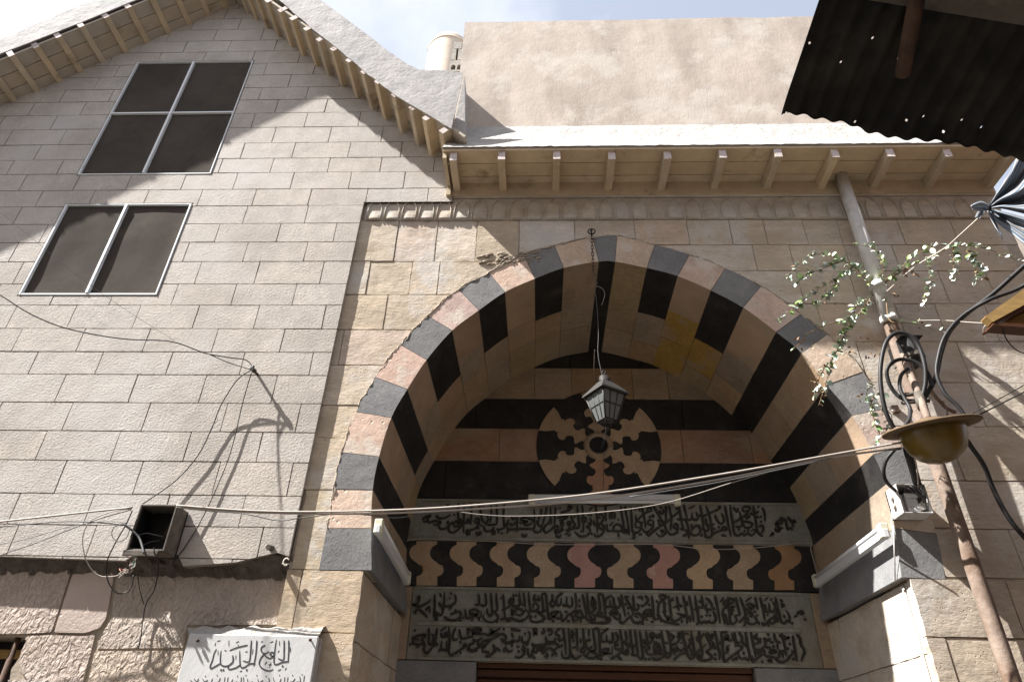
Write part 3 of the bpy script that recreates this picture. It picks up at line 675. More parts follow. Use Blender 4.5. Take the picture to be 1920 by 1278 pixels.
band('tan_course', 804, 866, M['tan'], .55, lambda: tuple(a*b for a, b in zip(tant(), (1.02, .82, .78))))
band('black_course', 866, 937, M['black'], 1.2)
for y0, y1, nm in ((937, 1018, 'a'), (1103.5, 1243, 'b')):
    za, zb = at(1120, y1, YBf).z, at(1120, y0, YBf).z
    xa_, xb_ = (-1.1, 2.15) if nm == 'a' else (at(768, 1170, YBf).x, at(1528, 1170, YBf).x)
    if nm == 'b':
        for a, b in ((-1.1, xa_-.004), (xb_+.004, 2.15)):
            mb = MB(); mb.box((a, YBf+.002, za), (b, YBf+.06, zb-.003)); mb.build('end_stone', M['tan'], portal, bevel=.003)
    mb = MB(); mb.box((xa_, YBf-.002, za), (xb_, YBf+.06, zb-.003)); mb.build('inscription_panel', M['panel'], portal, bevel=.003)
# raised fillets that frame the lines of writing
mb = MB()
for y, h in ((941, 5), (1013, 5), (1107, 5), (1174, 7), (1240, 5)):
    z = at(1120, y, YBf).z; mb.box((at(780, y, YBf).x, YBf-.010, z-h*.0022), (at(1500, y, YBf).x, YBf-.002, z+h*.0022))
mb.build('fillet', M['panel'], portal, bevel=.003)

# joggled frieze: dark ground with light interlocking stones
za, zb = at(1120, 1102.5, YBf).z, at(1120, 1017.5, YBf).z
mb = MB(); mb.box((-1.02, YBf-.002, za+.001), (2.06, YBf+.06, zb-.001)); mb.build('joggled_frieze', M['black'], portal, bevel=.002)
PROF = [(0, 405), (0, 432), (-22, 445), (-44, 470), (-54, 505), (-48, 545), (-26, 575), (-6, 590), (4, 600), (14, 612), (40, 622), (52, 650), (46, 690), (26, 712), (4, 722), (2, 740), (2, 803)]
def prof(x0, flip):
    c = []
    for dx, y in PROF:
        c.append((760+(x0+1.15*(-dx if flip else dx))/4.8, 930+y/4.8))
    return c
LP = [(100, 285), (462, 638), (822, 980), (1155, 1340), (1520, 1704), (1874, 2055), (2230, 2410), (2590, 2768), (2952, 3130), (3325, 3500)]
fcol = ['tan', 'tan', 'tan', 'tan', 'rose', 'tan', 'rose', 'tan', 'tan', 'orange']
M['frieze_tan'] = mat('frieze_cream_stone', (.42, .31, .205), grain=.18, gscale=40, var=.14, scale=8, bump=.25, tint=True, stain=(.42, .22, .09), stscale=5, stlo=.62, sthi=.72)
M['frieze_rose'] = mat('frieze_rose_stone', (.40, .235, .20), var=.16, scale=8, bump=.25, tint=True, stain=(.46, .32, .26), stscale=8, stlo=.6, sthi=.7)
M['frieze_orange'] = mat('frieze_orange_stone', (.36, .215, .115), var=.25, scale=5, bump=.25, tint=True)
for (xa, xb), c in zip(LP, fcol):
    fl = xa > 1860
    pts = prof(xa, fl)[::1]; pts2 = prof(xb, fl)
    dyk = (xa-1800)/1700*4.3        # the frieze is not quite level
    poly = [xz(x, y+dyk+1.2, YBf) for x, y in smooth2(pts)] if False else [xz(p.x, p.y+dyk+4.2, YBf) for p in smooth([Vector(q) for q in pts], 2)]+[xz(p.x, p.y+dyk+4.2, YBf) for p in smooth([Vector(q) for q in pts2], 2)][::-1]
    mb = MB(); mb.prism(poly, YBf-.006, YBf+.01, tint=jit(.08, .03)); mb.build('joggled_stone', M['frieze_'+c], portal)

# medallion
mc = at(1122, 836, YBf); mr = at(1239, 836, YBf).x-mc.x
mb = MB(); mb.prism([(mc.x+mr*math.cos(a*math.pi/32), mc.z+mr*math.sin(a*math.pi/32)) for a in range(64)], YBf-.008, YBf+.02)
med = mb.build('medallion', M['black'], portal)
# half outline of one light petal, (distance from centre, sideways), both in radii
PET = [(.86, .205), (.79, .15), (.735, .112), (.712, .138), (.688, .112), (.665, .165), (.62, .205), (.56, .208), (.522, .172), (.53, .125), (.50, .085), (.44, .062), (.40, .085), (.382, .12), (.335, .158), (.30, .10), (.265, .06), (.20, .05)]
for k in range(6):
    th = R(90+60*k); c, s = math.cos(th), math.sin(th)
    arc = [(.995*math.cos(a*.25/6), .995*math.sin(a*.25/6)) for a in range(-6, 7)]
    half = [Vector((a, b)) for a, b in PET]
    q = [Vector((a, b)) for a, b in arc]+smooth(half, 3)+[Vector((p.x, -p.y)) for p in smooth(half, 3)][::-1]
    poly = [(mc.x+mr*(p.x*c-p.y*s), mc.z+mr*.985*(p.x*s+p.y*c)) for p in q]
    clean = [poly[0]]
    for p in poly[1:]:
        if (Vector(p)-Vector(clean[-1])).length > 1e-4: clean.append(p)
    mb = MB(); mb.prism(clean, YBf-.013, YBf, tint=(1.0, .8, .75) if k == 3 else jit(.1, .04)); mb.build('petal', M['frieze_tan'], med)
r0 = .205*mr
mb = MB(); mb.lathe([(r0*.72, -.01), (r0*.74, -.03), (r0*.9, -.035), (r0*1.1, -.022), (r0*1.18, 0)], (mc.x, YBf-.006, mc.z), 28, axis='y'); mb.build('oculus_ring', M['tan'], med)
mb = MB(); mb.lathe([(r0*.73, -.02), (r0*.70, -.016)], (mc.x, YBf-.001, mc.z), 28, axis='y')
mb.prism([(mc.x+r0*.73*math.cos(a*math.pi/14), mc.z+r0*.73*math.sin(a*math.pi/14)) for a in range(28)], YBf-.0145, YBf-.002); mb.build('oculus', M['boxin'], med)  # black disc stands in for the darkness of the hole

# ---------------- lettering: pen strokes traced from the photographed inscriptions (points in tenths of an enlarged crop's pixels)
U1 = "96 3,95 15,96 30,97 38;106 3,106 20,105 40,105 57;120 3,119 12,119 30,118 42;132 3,134 10,137 25,138 32,143 38,148 36,149 30,146 24;139 3,141 10;154 4,155 20,153 38;164 4,165 20,165 36,162 41,150 42,143 40;179 4,177 15,177 35,178 46,171 50,164 49;94 34,98 32,101 35,98 39,94 38,91 35,87 40,89 45,94 44,100 42,106 38,110 40;110 34,114 32,117 35,113 38,109 36;126 32,129 30,133 33,130 38,126 37,124 33;133 36,132 42,126 48,119 51,116 50;80 38,78 46,79 53,84 56,92 53,100 45,105 42;84 36,83 42;75 40,78 34;60 44,64 49,70 49,76 45;45 37,52 35,58 35,64 37,60 41,50 42;55 25,60 29,68 30,75 28,82 24;30 32,38 27,46 25,40 32,45 40;32 36,40 36;137 43;132 48;168 55;174 57;184 55;88 24;77 6;141 44,144 52,152 53,161 46;109 57,112 51,116 58,109 59;127 55,132 60,134 54,138 59;155 57,160 52,161 58,155 58;186 32,183 44,185 50,192 51"
U2 = "0 44,2 36,5 33;0 49,10 50,30 49,45 49,50 46,50 36,50 20,49 12;19 28,19 40,18 55;8 28,12 32,16 28;7 38,8 42,13 41,16 36;38 29,30 29,25 32,32 35,38 36,30 38,34 42,42 41,46 37;38 30,46 32,47 36;22 38,28 39;62 13,62 22,58 30,57 40;54 34,57 42,63 46,60 54,52 55,47 51;72 10,70 22,66 36,63 46;79 10,79 28,76 38,70 43,67 50,70 56,78 52,86 45,92 44,93 49,88 51,86 46;88 10,87 25,86 43;80 28,80 42;86 52,90 56,98 53,104 49;96 20,104 18,112 16,117 10,112 9,109 14;94 12,98 12;90 30,100 27,110 26,105 31,94 34;98 36,102 38,101 42,97 40,98 36;101 42,99 48,96 54;111 35,115 38,113 42,109 39,111 35;115 40,112 48,106 52;116 25,118 32,121 38,124 42;127 7,128 20,130 35,130 46,122 48,114 51,109 57,104 59;125 41,118 45;136 7,137 20,138 40,138 56;134 32,137 28,142 30,143 35,138 37,134 35;146 38,151 41,148 44,144 45,150 50,149 56,142 62,132 62,125 57,122 54;150 30,152 36,150 41;155 10,147 17;160 6,161 20,163 35,163 57;157 33,157 40,162 42,170 38,174 30,172 24,167 23,165 28,170 30;178 8,178 25,179 36;170 41,175 44,174 50,168 48,166 43;175 48,173 57,166 62,160 62,157 57;153 58;147 24;152 25;122 27;184 24,188 23,190 28,186 30,184 26;180 40,181 52,186 53;135 52,133 55;27 58,32 63,37 58;88 60,94 65,98 59;110 63,116 58"
U3 = "23 8,24 20,27 35,28 47,26 53,15 53,5 53,0 53;9 50,12 43,18 41,24 45,24 52;31 8,32 20,35 35,37 50,38 61;41 9,42 25,43 45,45 54,51 56,57 52,60 44,58 38,53 36,49 40,50 46,58 46;4 28,3 22,7 19,12 22,12 29,7 30;3 43,10 36;18 34,19 32;60 7,63 20,66 35,68 48;50 24,51 34,58 28,65 22,72 18,78 16,76 11,71 12,71 17;47 15,52 11,56 13,57 18;73 28,80 26,84 26;80 22,82 30;79 33,73 34,72 40,78 42,82 38,80 33;82 40,79 48,72 54,65 54,62 48;68 56,73 61,80 55,90 47,100 41,106 36,115 28,125 20,129 15,126 12,121 15;81 7,86 16,92 26,98 36,103 45,105 53,100 61,92 62,86 56;104 8,104 22,104 34,102 44;110 7,112 20,114 30,113 45,112 52;88 34,95 34,100 38,94 42,90 36;93 9,97 13;92 16,96 22,100 19,98 14;93 53,100 52,96 58;127 6,129 18,132 35,135 50,129 48;136 6,139 18,142 30;124 32,135 32,146 33,150 30,151 20;150 30,158 33,162 30,158 18;120 39,125 42,124 48,118 46,120 39;126 45,124 54,116 59,109 57,106 50;140 35,144 45,146 58,145 66;156 8,144 13;134 62,140 60,143 56,138 50;150 40,151 48;150 52,158 43,165 47,166 54,160 60,152 60,148 54;160 44,166 42;165 7,168 20,171 40,172 50,178 53,181 48,177 43;176 8,180 18,184 32,186 45,187 58,182 64,175 63,173 56;163 24,172 26,182 21,192 17;176 30,177 40,184 42,192 40;55 60,62 58;45 58,48 64,42 66;18 57,20 64;28 58,32 50,34 58;125 56;120 58;168 61;61 38"
U4 = "10 55,13 63,20 64,28 57,40 52,50 51,48 46,42 47,42 51;29 24,33 34,40 40,45 35,43 25,40 21;28 17,35 14,39 10,34 9;47 8,49 20,52 35,55 50,58 63;56 7,58 20,61 38,63 54,66 60,72 61,77 57,82 61,88 57,94 61,100 57,103 52,98 50,94 54;62 10,66 16,70 18,70 11;63 37,70 34,75 28,74 18;66 45,74 45,78 40,78 30,84 24,90 20;78 12,84 9,92 11,90 16,80 17,78 12;88 18,84 26,87 30,91 27,88 24;92 20,98 23,104 20,108 17;80 36,90 37,97 41,90 47,82 46,80 38;98 8,100 22,103 38,105 52,110 60,116 62;114 11,118 20,119 36;105 10,110 9;106 28;112 27;112 36;72 50;82 53;89 52;5 60;36 46;28 49;40 60,50 62;108 46,114 43,116 50,112 58;128 62,134 56,132 60;136 48,142 54,146 50,140 50;138 40,146 40,150 36,146 33,138 40,143 46,152 48;146 28,150 31,156 34,158 44,160 50,166 47,168 52;160 27,164 33,170 36,174 36,168 40,172 46;164 38,172 32"
L5 = "46 12,46 30,45 45,46 52,49 57,50 53,48 48;46 42,52 46,56 48,60 42,62 25,63 8;55 10,57 18;53 26,56 32,64 33,75 31,81 26,82 18,80 12;70 20,73 18;66 22,68 22;74 11;58 36,60 40;62 50,68 55,78 57,88 53,91 46,88 42,80 44,74 48;82 38,80 44,72 46;70 38,76 34;98 38,99 48,101 53,110 51,118 47,121 42,115 38,107 40,106 45,114 46,120 52,125 50,126 40;121 12,122 22,121 30,114 30;124 30,130 32,134 28,133 15,132 10;142 10,143 25,144 40,142 50,136 44,136 36;151 10,152 25,153 38,148 42,153 48,154 54,146 60,135 59,129 52,130 46;163 12,164 25,165 40,166 50,160 55;159 18,159 20;172 24,177 20,180 26,174 28,172 24;180 28,172 34,160 40;176 38,180 42,177 46,182 48;158 55,170 54,182 55;112 54,108 58;90 57;94 52;152 60;122 54,122 58;168 58,176 57;15 20,20 16,18 25,14 30,8 30,20 33,28 30,36 25,40 20;12 42,18 38,24 42,30 48,34 52;14 46,10 40;30 40,36 34,38 44;36 70,36 85,36 98,42 95;50 70,48 85,46 98,42 94,44 84,40 80;30 98,27 106,32 113,38 108,44 100,50 98,46 92;66 68,55 75;57 78,58 85,62 84,63 77;63 84,66 84,66 75;70 68,71 85,71 100,70 112,75 116,85 110,94 104,100 99,96 97,94 102;52 108,56 107,58 92;58 106,66 107,66 92;82 70,77 80,78 90,86 88;88 72,90 84,94 88,104 86,112 84;100 72,106 72,102 78,104 82;110 82,116 76,126 73,120 70,110 73,112 79,120 80,130 80,140 82,148 80,156 78;140 72,146 76,140 80,158 70;112 88,114 92,122 90,128 86;118 95,124 98,130 92,140 90,134 96;114 96,106 98,104 105,112 108,118 104,128 100,128 96;100 105,110 110,120 108;128 92,128 104,134 98,142 90,150 86,160 80,168 84,166 90,158 88;145 98,148 104,146 112,138 118,132 118;130 110,140 112;160 92,170 95,180 94,176 90;164 112,166 104,172 110,180 108;148 112,152 104,158 110;156 72;164 72;90 94;178 72;178 80;180 84;168 98;178 100;128 110;134 110;84 112;90 112;12 74;6 88,14 84,22 82,30 82,24 90,28 96,18 98,8 96,12 90,20 90;14 104,20 100;4 98"
L6 = "17 9,18 22,18 30,10 33,3 31,2 22,8 20,8 28;14 22,18 22;24 9,26 22,27 35;33 9,34 22,36 38,38 41,46 40,50 34,46 28,40 30,42 36;10 44,12 38,20 38,24 44,18 48,10 46;24 42,30 38;0 52,8 55,18 58,28 54,34 46,30 40;44 12,42 22,48 22,52 22,48 14;55 12,57 25,58 40,56 43,48 43,56 48,60 52,54 58,44 60,36 56,35 50;55 12,62 12,64 25,66 45,67 54,74 52,80 46,84 42,76 42,70 46,76 50,84 54,88 50,87 40;73 12,74 20,70 28,74 34,78 28,74 22;92 10,82 17,81 28,84 32,88 28,89 18;91 30,96 32,98 26,98 16;98 30,104 34,108 28,106 16;113 10,114 22,115 32,112 36;90 45,90 58,96 54,102 46,108 50,110 58,118 56;94 42,100 42;106 44,114 40,118 43,112 48,120 52,126 52,122 40,120 38;125 12,128 25,131 40,132 53;133 10,134 25,136 40,140 54,146 56,146 50,142 46;140 34,148 34,144 40,138 46;152 12,160 12;152 12,154 25,155 38,150 48,158 50,172 54,170 60,155 62,140 60,132 54,126 48;160 12,162 25,164 42,166 54,172 56;170 44,178 42,182 44,174 48,172 46;176 14,166 20,164 32,172 33,172 22;172 33,180 32,178 20;141 16,148 28,140 28,143 16;119 20,121 26;120 32;23 30;38 50;45 50;61 54;57 58;122 58;159 60;165 60;158 44;61 40;7 14;12 14;98 58,104 58;72 58,78 58;6 72,14 74,20 74;4 80,8 84;0 94,8 92,16 92,18 82;22 84,22 92,28 95,34 90,35 80,32 75;26 78,28 82;40 82,46 78,46 72,41 72,43 77,48 82;38 96,44 100,60 98,78 96,80 98;54 78,60 78,58 70;64 74,72 73,72 80,66 82;88 70,80 76,80 80,86 84,82 90;62 84,64 92,70 94,78 92,78 86;92 70,94 85,96 100,97 116;101 70,103 90,104 110,102 120,94 121,90 116,90 108;115 70,116 90,117 110;126 70,127 85,128 100,122 108,128 112,130 106;106 74,110 80,108 86,106 80;109 90,110 94;104 108,108 118,114 122,124 116;108 104,114 102;140 90,132 92,131 100,136 106,142 100;143 72,145 85,147 100,146 108,138 110,146 112,150 116,144 121,134 120,126 116;143 72,152 72,154 90,155 110,156 117,164 114,170 106,162 106,160 112,170 114,176 112,176 102;170 70,158 80,158 92,166 92,166 80;166 92,176 94,176 78;136 72,136 86;122 88,122 96;12 102,18 101;22 100,26 102,26 108,20 106;26 108,24 116,16 121,10 118;30 100,34 94;32 104,32 114,38 118,40 108,46 112,50 104,56 110,58 104;56 114,62 108,70 104,76 108,84 100,80 96;42 104;50 102;56 102;60 102;86 102;90 100;86 92;90 90;136 112;133 116;152 121;157 123;16 110;60 118,66 118,64 112;72 118,78 112,82 118;42 118,44 124"
L7 = "4 12,6 25,2 30;6 28,14 30,16 22,12 12;18 8,20 22,23 35,25 46;16 40,16 54,22 56,30 48,38 42,36 32;24 10,28 18,34 28,38 36;38 9,39 20,40 32,46 34,48 27,44 24;25 12,32 12;28 32,34 30,40 26;0 36,8 34,12 40,4 42,10 50,16 46;46 14,52 12,55 18;58 10,64 16,60 24,54 28,52 25;40 56,36 50,37 46;40 56,48 56,56 52,52 44,46 40,42 44,48 48;70 10,72 25,73 40,74 50,80 50,82 44,78 42;74 44,64 44,58 46,56 40,62 34,70 36,66 40,56 40;60 52,64 50;78 18,80 22;82 12,88 9,95 12,90 16,84 15;92 17,84 22,81 32,82 44,88 52,98 56,110 58,118 59;86 46,86 56;99 10,101 25,103 40,105 52,112 53,120 48,128 44,118 42,112 40;92 20,92 34,93 46;96 44,98 52,100 46;88 38,96 36;103 16,108 14;100 18,108 18;120 25,106 31;113 11,115 24,117 36;124 10,126 22,129 36,131 50,130 58;134 10,137 24,140 40,142 55;121 28;130 20,132 28;136 44,136 56;144 10,146 24,149 40,151 54,156 57,160 54,164 57,168 53,172 57,178 56,180 48,176 38;155 10,157 22,158 30,150 30,142 34;162 14,168 18,172 24,174 32,166 34,162 30,166 22;178 10,182 24;120 56,124 52;26 25;66 26;152 20;150 36;165 38;164 44;170 44;156 46;177 32;148 58;55 58;30 40;68 54,74 56;3 72,4 85,0 92;8 72,12 80,12 86,8 90;16 68,18 80,20 95,20 110;8 88,8 100,14 102,20 100;25 70,27 82,26 88;33 68,34 80,36 95,38 108,34 112;41 68,43 82,45 98,46 110,40 112,34 110;49 70,52 85,54 105,55 116,50 118,46 110;22 88,28 92,26 96;24 108,28 102,30 108,26 112;0 118,8 114,16 108,20 104;20 108,30 112;60 70,62 82,64 94,66 100,60 104,64 110,74 110,88 109,100 107;56 84,60 92,68 90,72 84,74 76,68 74,68 80,74 82;78 76,80 82,84 80,83 74;87 70,89 85,92 100,94 112,98 116,102 112,103 100,101 88,98 76,95 70;95 70,102 76,108 80,104 86,100 90;94 90,98 92;70 116,78 119,88 116,94 112;76 88,74 104,80 104,79 88;80 104,86 104,82 90;114 76,118 74,118 80,112 80;104 94,112 92,118 84,120 80;122 70,125 85,129 100,132 112,138 118,143 112,142 95,139 80,138 70;124 74,134 76;108 110,112 100,120 104,128 97;114 96,113 106;108 120,112 116,120 110,130 108;120 92,122 90;134 84,137 90,134 96,136 102;151 70,152 82,154 95,157 108,155 116,150 120;147 80,150 88,156 80,160 74;162 76,166 84,170 90,171 100,164 106,172 112,172 118,160 121,150 118,147 110,150 104,158 98,164 92;165 72,168 80,174 76,173 84,168 90;178 70,180 82;175 88,178 100;12 94;32 92;31 98;14 116;18 118;60 118;66 118;40 96;58 98;108 102;138 110;138 104;152 112;178 110;178 118"
L8 = "5 6,8 20,11 35,14 54;2 32,6 42,4 50,0 50;20 8,13 18;24 12,20 20,26 24,20 28,18 35,20 45,21 55;27 8,28 20,30 35,31 50,36 54,42 48,40 40,46 38;28 10,36 12,34 18,27 20;40 8,43 20,46 32,47 38,42 40;40 24,32 26,36 30,32 36,36 38;22 36,25 50,26 54,30 54;48 8,52 20,56 32,58 45,57 54,53 57;68 8,56 16;58 22,66 20,72 24,62 26;46 52,52 46,58 38,66 30,73 26;74 8,76 20,78 30;82 8,85 20,88 34,90 48;64 36,68 36,68 41,63 40;61 42,62 52,70 54,77 50,74 42,80 38;96 8,89 14;102 10,99 14;90 20,92 32,98 32,97 18;98 32,106 32,108 24,103 16;108 8,111 22,115 38,118 50,124 53,128 48,132 50,132 40,126 30;86 50,88 56,94 52,102 44,108 48,104 54,98 50;104 40,110 42,112 52;116 12,121 16;117 20,123 22,118 26;80 50,81 56;94 40,96 38;110 36;123 38,124 44;145 36,152 32,156 36,150 38;140 42,146 38;158 44,160 48;4 28;73 33;59 28;137 53;97 56;5 68,8 80,10 92,13 105,12 116;3 88,4 96,8 94;15 68,17 80,18 92,19 105,21 118,30 112,38 106,46 100,52 94,46 91,38 92;10 90,16 84,24 80,28 78,26 73,22 76,24 80,34 82,35 74,32 70;38 68,40 82,42 92;24 94,30 90;20 104,26 102,27 96,24 98;46 68,50 74,52 82;57 68,59 80,61 94,64 105,63 116,56 112,52 114,46 110,45 102;50 80,54 88,60 92;66 68,69 80,71 92,74 98,82 97,90 92,91 84,88 78;78 70,73 76,78 80,80 86,74 88,70 90;83 78,82 88;88 78,95 82,100 78;106 70,108 82,112 84,118 86;98 84,106 86;118 70,122 82,125 95,127 108;118 72,128 78,132 76,124 82;138 74,140 88,143 105,145 118;68 108,70 118,78 112,84 108,90 104,88 98,84 102;72 92,74 110;98 100,104 98,110 102,102 104,96 102;90 108,100 110,112 112,116 104,116 98;108 114,118 119,128 116,134 108,138 104,136 98;121 98,121 112;112 86,112 98;144 72,150 78,152 90,156 96,158 102,155 110,152 118;92 84;96 72;105 92;94 94;98 94;78 104;82 103;54 104;46 86;24 68;19 68;116 74;133 88;130 96;139 114;6 106;6 114;86 118;58 70;101 117;104 118,96 117,102 113;34 116,42 114,40 110"
PQ = "138 27,138 40,137 55;132 27,132 40,131 52,124 50;138 54,130 55,122 58,119 55,120 40,122 26;120 49,114 45,117 42,119 46,114 50,108 47,107 43;108 33,103 36,103 41,107 44,113 41;107 44,102 50,100 57,104 63,112 66,118 64;97 27,96 42,93 60;90 27,89 40,87 54,79 53;95 57,88 57,80 62,76 60,75 50,75 40;85 33,72 36,62 40;76 58,70 62,62 64,60 61,65 55;66 46,66 55,58 60,51 58,50 50,51 40;51 56,44 60,38 63,37 60,40 52,42 44,45 38;51 65;54 65;84 65;130 60"
PQt = "110 54,107 58;115 55,113 62;61 27,61 35;74 28,70 30;73 33;47 40,47 46;70 46,70 52;92 38,91 45;140 36,140 42;126 28,126 34;102 29,105 28;118 28,114 30;82 42,85 41;55 40,58 40;43 34,44 30;112 58,116 58;128 64,124 66;135 62,133 65;78 66,75 67;46 28,50 27;124 42,126 40;158 72,157 81;152 73,153 80,148 80;146 76,143 80,140 80;137 74,136 81;133 74,132 81;128 76,126 81,120 81,118 74;112 75,113 80,109 81;105 78,100 81,98 76;92 80,86 81,85 76;80 74,80 81;77 74,76 81,70 80;66 77,64 81;60 74,59 81;56 74,55 81;50 75,48 80,44 81;40 76,38 81;34 78,30 80,27 76;22 76,20 80,16 76;14 80,11 78;155 71;150 83;143 72;126 72;109 73;97 72;83 72;72 73;46 72;31 73;118 84"
def strokes(mb, data, ox, oy, sc, Y, wid, raise_, dotw=None, taper=True):
    for k, s in enumerate(data.split(';')):
        pts = [tuple(float(v) for v in q.split()) for q in s.split(',')]
        P = [at(ox+10*x/sc, oy+10*y/sc, Y) for x, y in pts]
        P = [Vector((p.x, p.z)) for p in P]
        lift = Y-raise_*(1+.0016*k)
        if len(P) == 1:
            r_ = (dotw or wid*.62); c = P[0]
            mb.prism([(c.x-r_, c.y), (c.x-r_*.15, c.y-r_*1.05), (c.x+r_, c.y-r_*.1), (c.x+r_*.15, c.y+r_*1.05)], lift, Y+.002); continue
        Q = smooth(P, 4) if len(P) > 2 else [P[0], (P[0]+P[1])/2, P[1]]
        n = len(Q); Lf = []; Rg = []
        for i, p in enumerate(Q):
            t = (Q[min(i+1, n-1)]-Q[max(i-1, 0)]); t = t.normalized() if t.length > 1e-9 else Vector((1, 0)); nn = Vector((-t.y, t.x))
            u = i/(n-1); w_ = wid*.5*(1.0 if not taper else (1.15-.35*u)*min(1, .45+u*6)*min(1, .35+(1-u)*5))
            w_ *= .82+.3*abs(t.y*.8-t.x*.35)
            Lf.append(p+nn*w_); Rg.append(p-nn*w_)
        vs = [(p.x, lift, p.y) for p in Lf]+[(p.x, lift, p.y) for p in Rg]+[(p.x, Y+.002, p.y) for p in Lf]+[(p.x, Y+.002, p.y) for p in Rg]
        fs_ = []
        for i in range(n-1):
            fs_ += [(i, n+i, n+i+1, i+1), (i, i+1, 2*n+i+1, 2*n+i), (n+i, 3*n+i, 3*n+i+1, n+i+1)]
        fs_ += [(0, 2*n, 3*n, n), (n-1, 2*n-1, 4*n-1, 3*n-1)]
        mb.add(vs, fs_)
mb = MB()
for d, x0 in ((U1, 760), (U2, 950), (U3, 1140), (U4, 1310)): strokes(mb, d, x0, 940, 9.6, YBf-.002, .0165, .010)
mb.build('lettering', M['carve'], portal)
mb = MB()
for d, x0, y0 in ((L5, 765, 1100), (L6, 955, 1100), (L7, 1145, 1105), (L8, 1335, 1110)): strokes(mb, d, x0, y0, 9.13, YBf-.002, .0165, .010)
mb.build('lettering', M['carve'], portal)

# lintel blocks and door
zl = at(1120, 1244, YBf).z
xa, xb = at(893, 1250, YBf).x, at(1413, 1250, YBf).x
for a, b in ((-1.1, xa), (xb, 2.15)):
    mb = MB(); mb.box((a+.003, YBf-.004, zl-.32), (b-.003, YBf+.3, zl-.002)); mb.build('lintel_block', M['basalt'], portal, bevel=.004)
    mb = MB(); mb.box((a+.003, YBf-.002, -.01), (b-.003, YBf+.3, zl-.324)); mb.build('door_jamb', M['tan'], portal, bevel=.004)
door = MB(); door.box((xa, YBf+.09, 0), (xb, YBf+.14, zl)); d0 = door.build('door', M['wood_dark'], portal)
mb = MB()
for k, (a, b) in enumerate(((.0, .035), (.04, .09), (.10, .12))): mb.box((xa+.002, YBf+.03+.02*k, zl-b), (xb-.002, YBf+.092, zl-a-.002))
for x in (xa+.02, (xa+xb)/2-.03, xb-.08): mb.box((x, YBf+.075, .01), (x+.06, YBf+.0915, zl-.125))
mb.build('door_frame', M['wood_dark'], d0, bevel=.004)

# ---------------- carved cornice
zco = 5.562
zc0, zc1 = zcor, at(1200, 372, YF).z
xc0, xc1 = at(683, 400, YF).x+.01, XF1
mb = MB(); mb.box((xc0, YF-.008, zc0+.004), (xc1, YF+.05, zc1)); mb.box((xc0-.02, YF-.024, zc1+.002), (xc1+.01, YF+.05, zc1+.035)); mb.box((xc0-.02, YF-.028, zc1+.037), (xc1, YF+.05, zco-.047))
cor = mb.build('cornice', M['ashlar'], portal, bevel=.006)
bounds = [687, 719, 752, 784, 817, 849, 882, 917, 951, 984, 1019, 1052, 1085, 1120, 1150, 1183, 1216, 1249, 1283, 1318, 1350, 1383, 1417, 1450, 1483, 1516, 1549, 1585, 1622, 1655, 1689, 1722, 1757, 1791, 1826]
mb = MB(); rb = MB()
for i, (a, b) in enumerate(zip(bounds[:-1], bounds[1:])):
    xa_, xb_ = at(a, 400, YF).x, at(b, 400, YF).x; w_ = xb_-xa_; c = (xa_+xb_)/2; deep = i < 6
    h = zc1-zc0
    arch = [(-.40, .0), (-.40, .45), (-.36, .66), (-.25, .82), (-.10, .92), (0, 1.0), (.10, .92), (.25, .82), (.36, .66), (.40, .45), (.40, .0)]
    pts = [(c+u*w_, YF-.013, zc0+.008+v*h*.9) for u, v in arch]
    rb.tube(pts, .0055 if deep else .0048, 5, tint=jit(.06, .03))
    # hollowed scallop: a shallow shell that leans out at its foot
    vs = []; nu, nv_ = 8, 8
    for j in range(nv_+1):
        for q in range(nu+1):
            u = q/nu*2-1; v = j/nv_
            half = .39*(1 if v < .45 else math.sqrt(max(0.0, 1-((v-.45)/.56)**2)))
            dpt = (.010 if deep else .008)*(1-u*u)*(1-v)**1.2+(-.010 if deep else -.002)*(1-u*u)*v
            vs.append((c+u*half*w_, YF-.0092-dpt, zc0+.004+v*h*.9))
    mb.add(vs, [(j*(nu+1)+q, j*(nu+1)+q+1, (j+1)*(nu+1)+q+1, (j+1)*(nu+1)+q) for j in range(nv_) for q in range(nu)]+[tuple(range(nu, -1, -1))], tint=jit(.10, .04), smooth=True)
mb.build('carved_arcade', M['ashlar'], portal, fixn=False); rb.build('arch_moulding', M['ashlar'], portal)

# ---------------- eaves over the portal
zco = 5.562
for i, (xf, xw) in enumerate(((853, 900), (939, 944), (1042, 1042), (1141, 1140), (1241, 1239), (1344, 1337), (1449, 1435), (1555, 1537), (1660, 1635), (1770, 1738), (1884, 1838))):
    X = at(xw, 362, YF).x if i else at(858, 365, YF).x
    X = X if i < 10 else XF1-.03
    mb = MB(); w_, h_ = .055, .088; yo = YE-.005+random.uniform(-.01, .008)
    a = [(X-w_/2, yo, zco), (X+w_/2, yo, zco), (X+w_/2, yo, zco+h_), (X-w_/2, yo, zco+h_)]; b = [(p[0], YF+.05, p[2]) for p in a]
    mb.add(a+b, [(0, 1, 2, 3)], mi=1); mb.add(a+b, [(7, 6, 5, 4), (0, 4, 5, 1), (1, 5, 6, 2), (2, 6, 7, 3), (3, 7, 4, 0)], tint=jit(.1, .03))
    mb.build('corbel', [M['wood_paint'], M['wood_end']], portal, bevel=.003)
xe0 = at(829, 300, YE).x
ys = [YE-.02, YE+.115, YE+.25, YF+.02]
for i in range(3):
    mb = MB(); mb.box((xe0, ys[i]+.003, zco+h_+.001), (XF1+.01, ys[i+1]-.003, zco+h_+.022), tint=jit(.1, .03)); mb.build('soffit_board', M['wood_paint'], portal)
mb = MB(); mb.box((xe0, YF-.06, zco-.06), (xe0+.035, YF-.004, zco+h_)); mb.box((xe0, YE-.0, zco+.03), (xe0+.03, YF-.062, zco+h_)); mb.build('end_board', M['wood_paint'], portal)
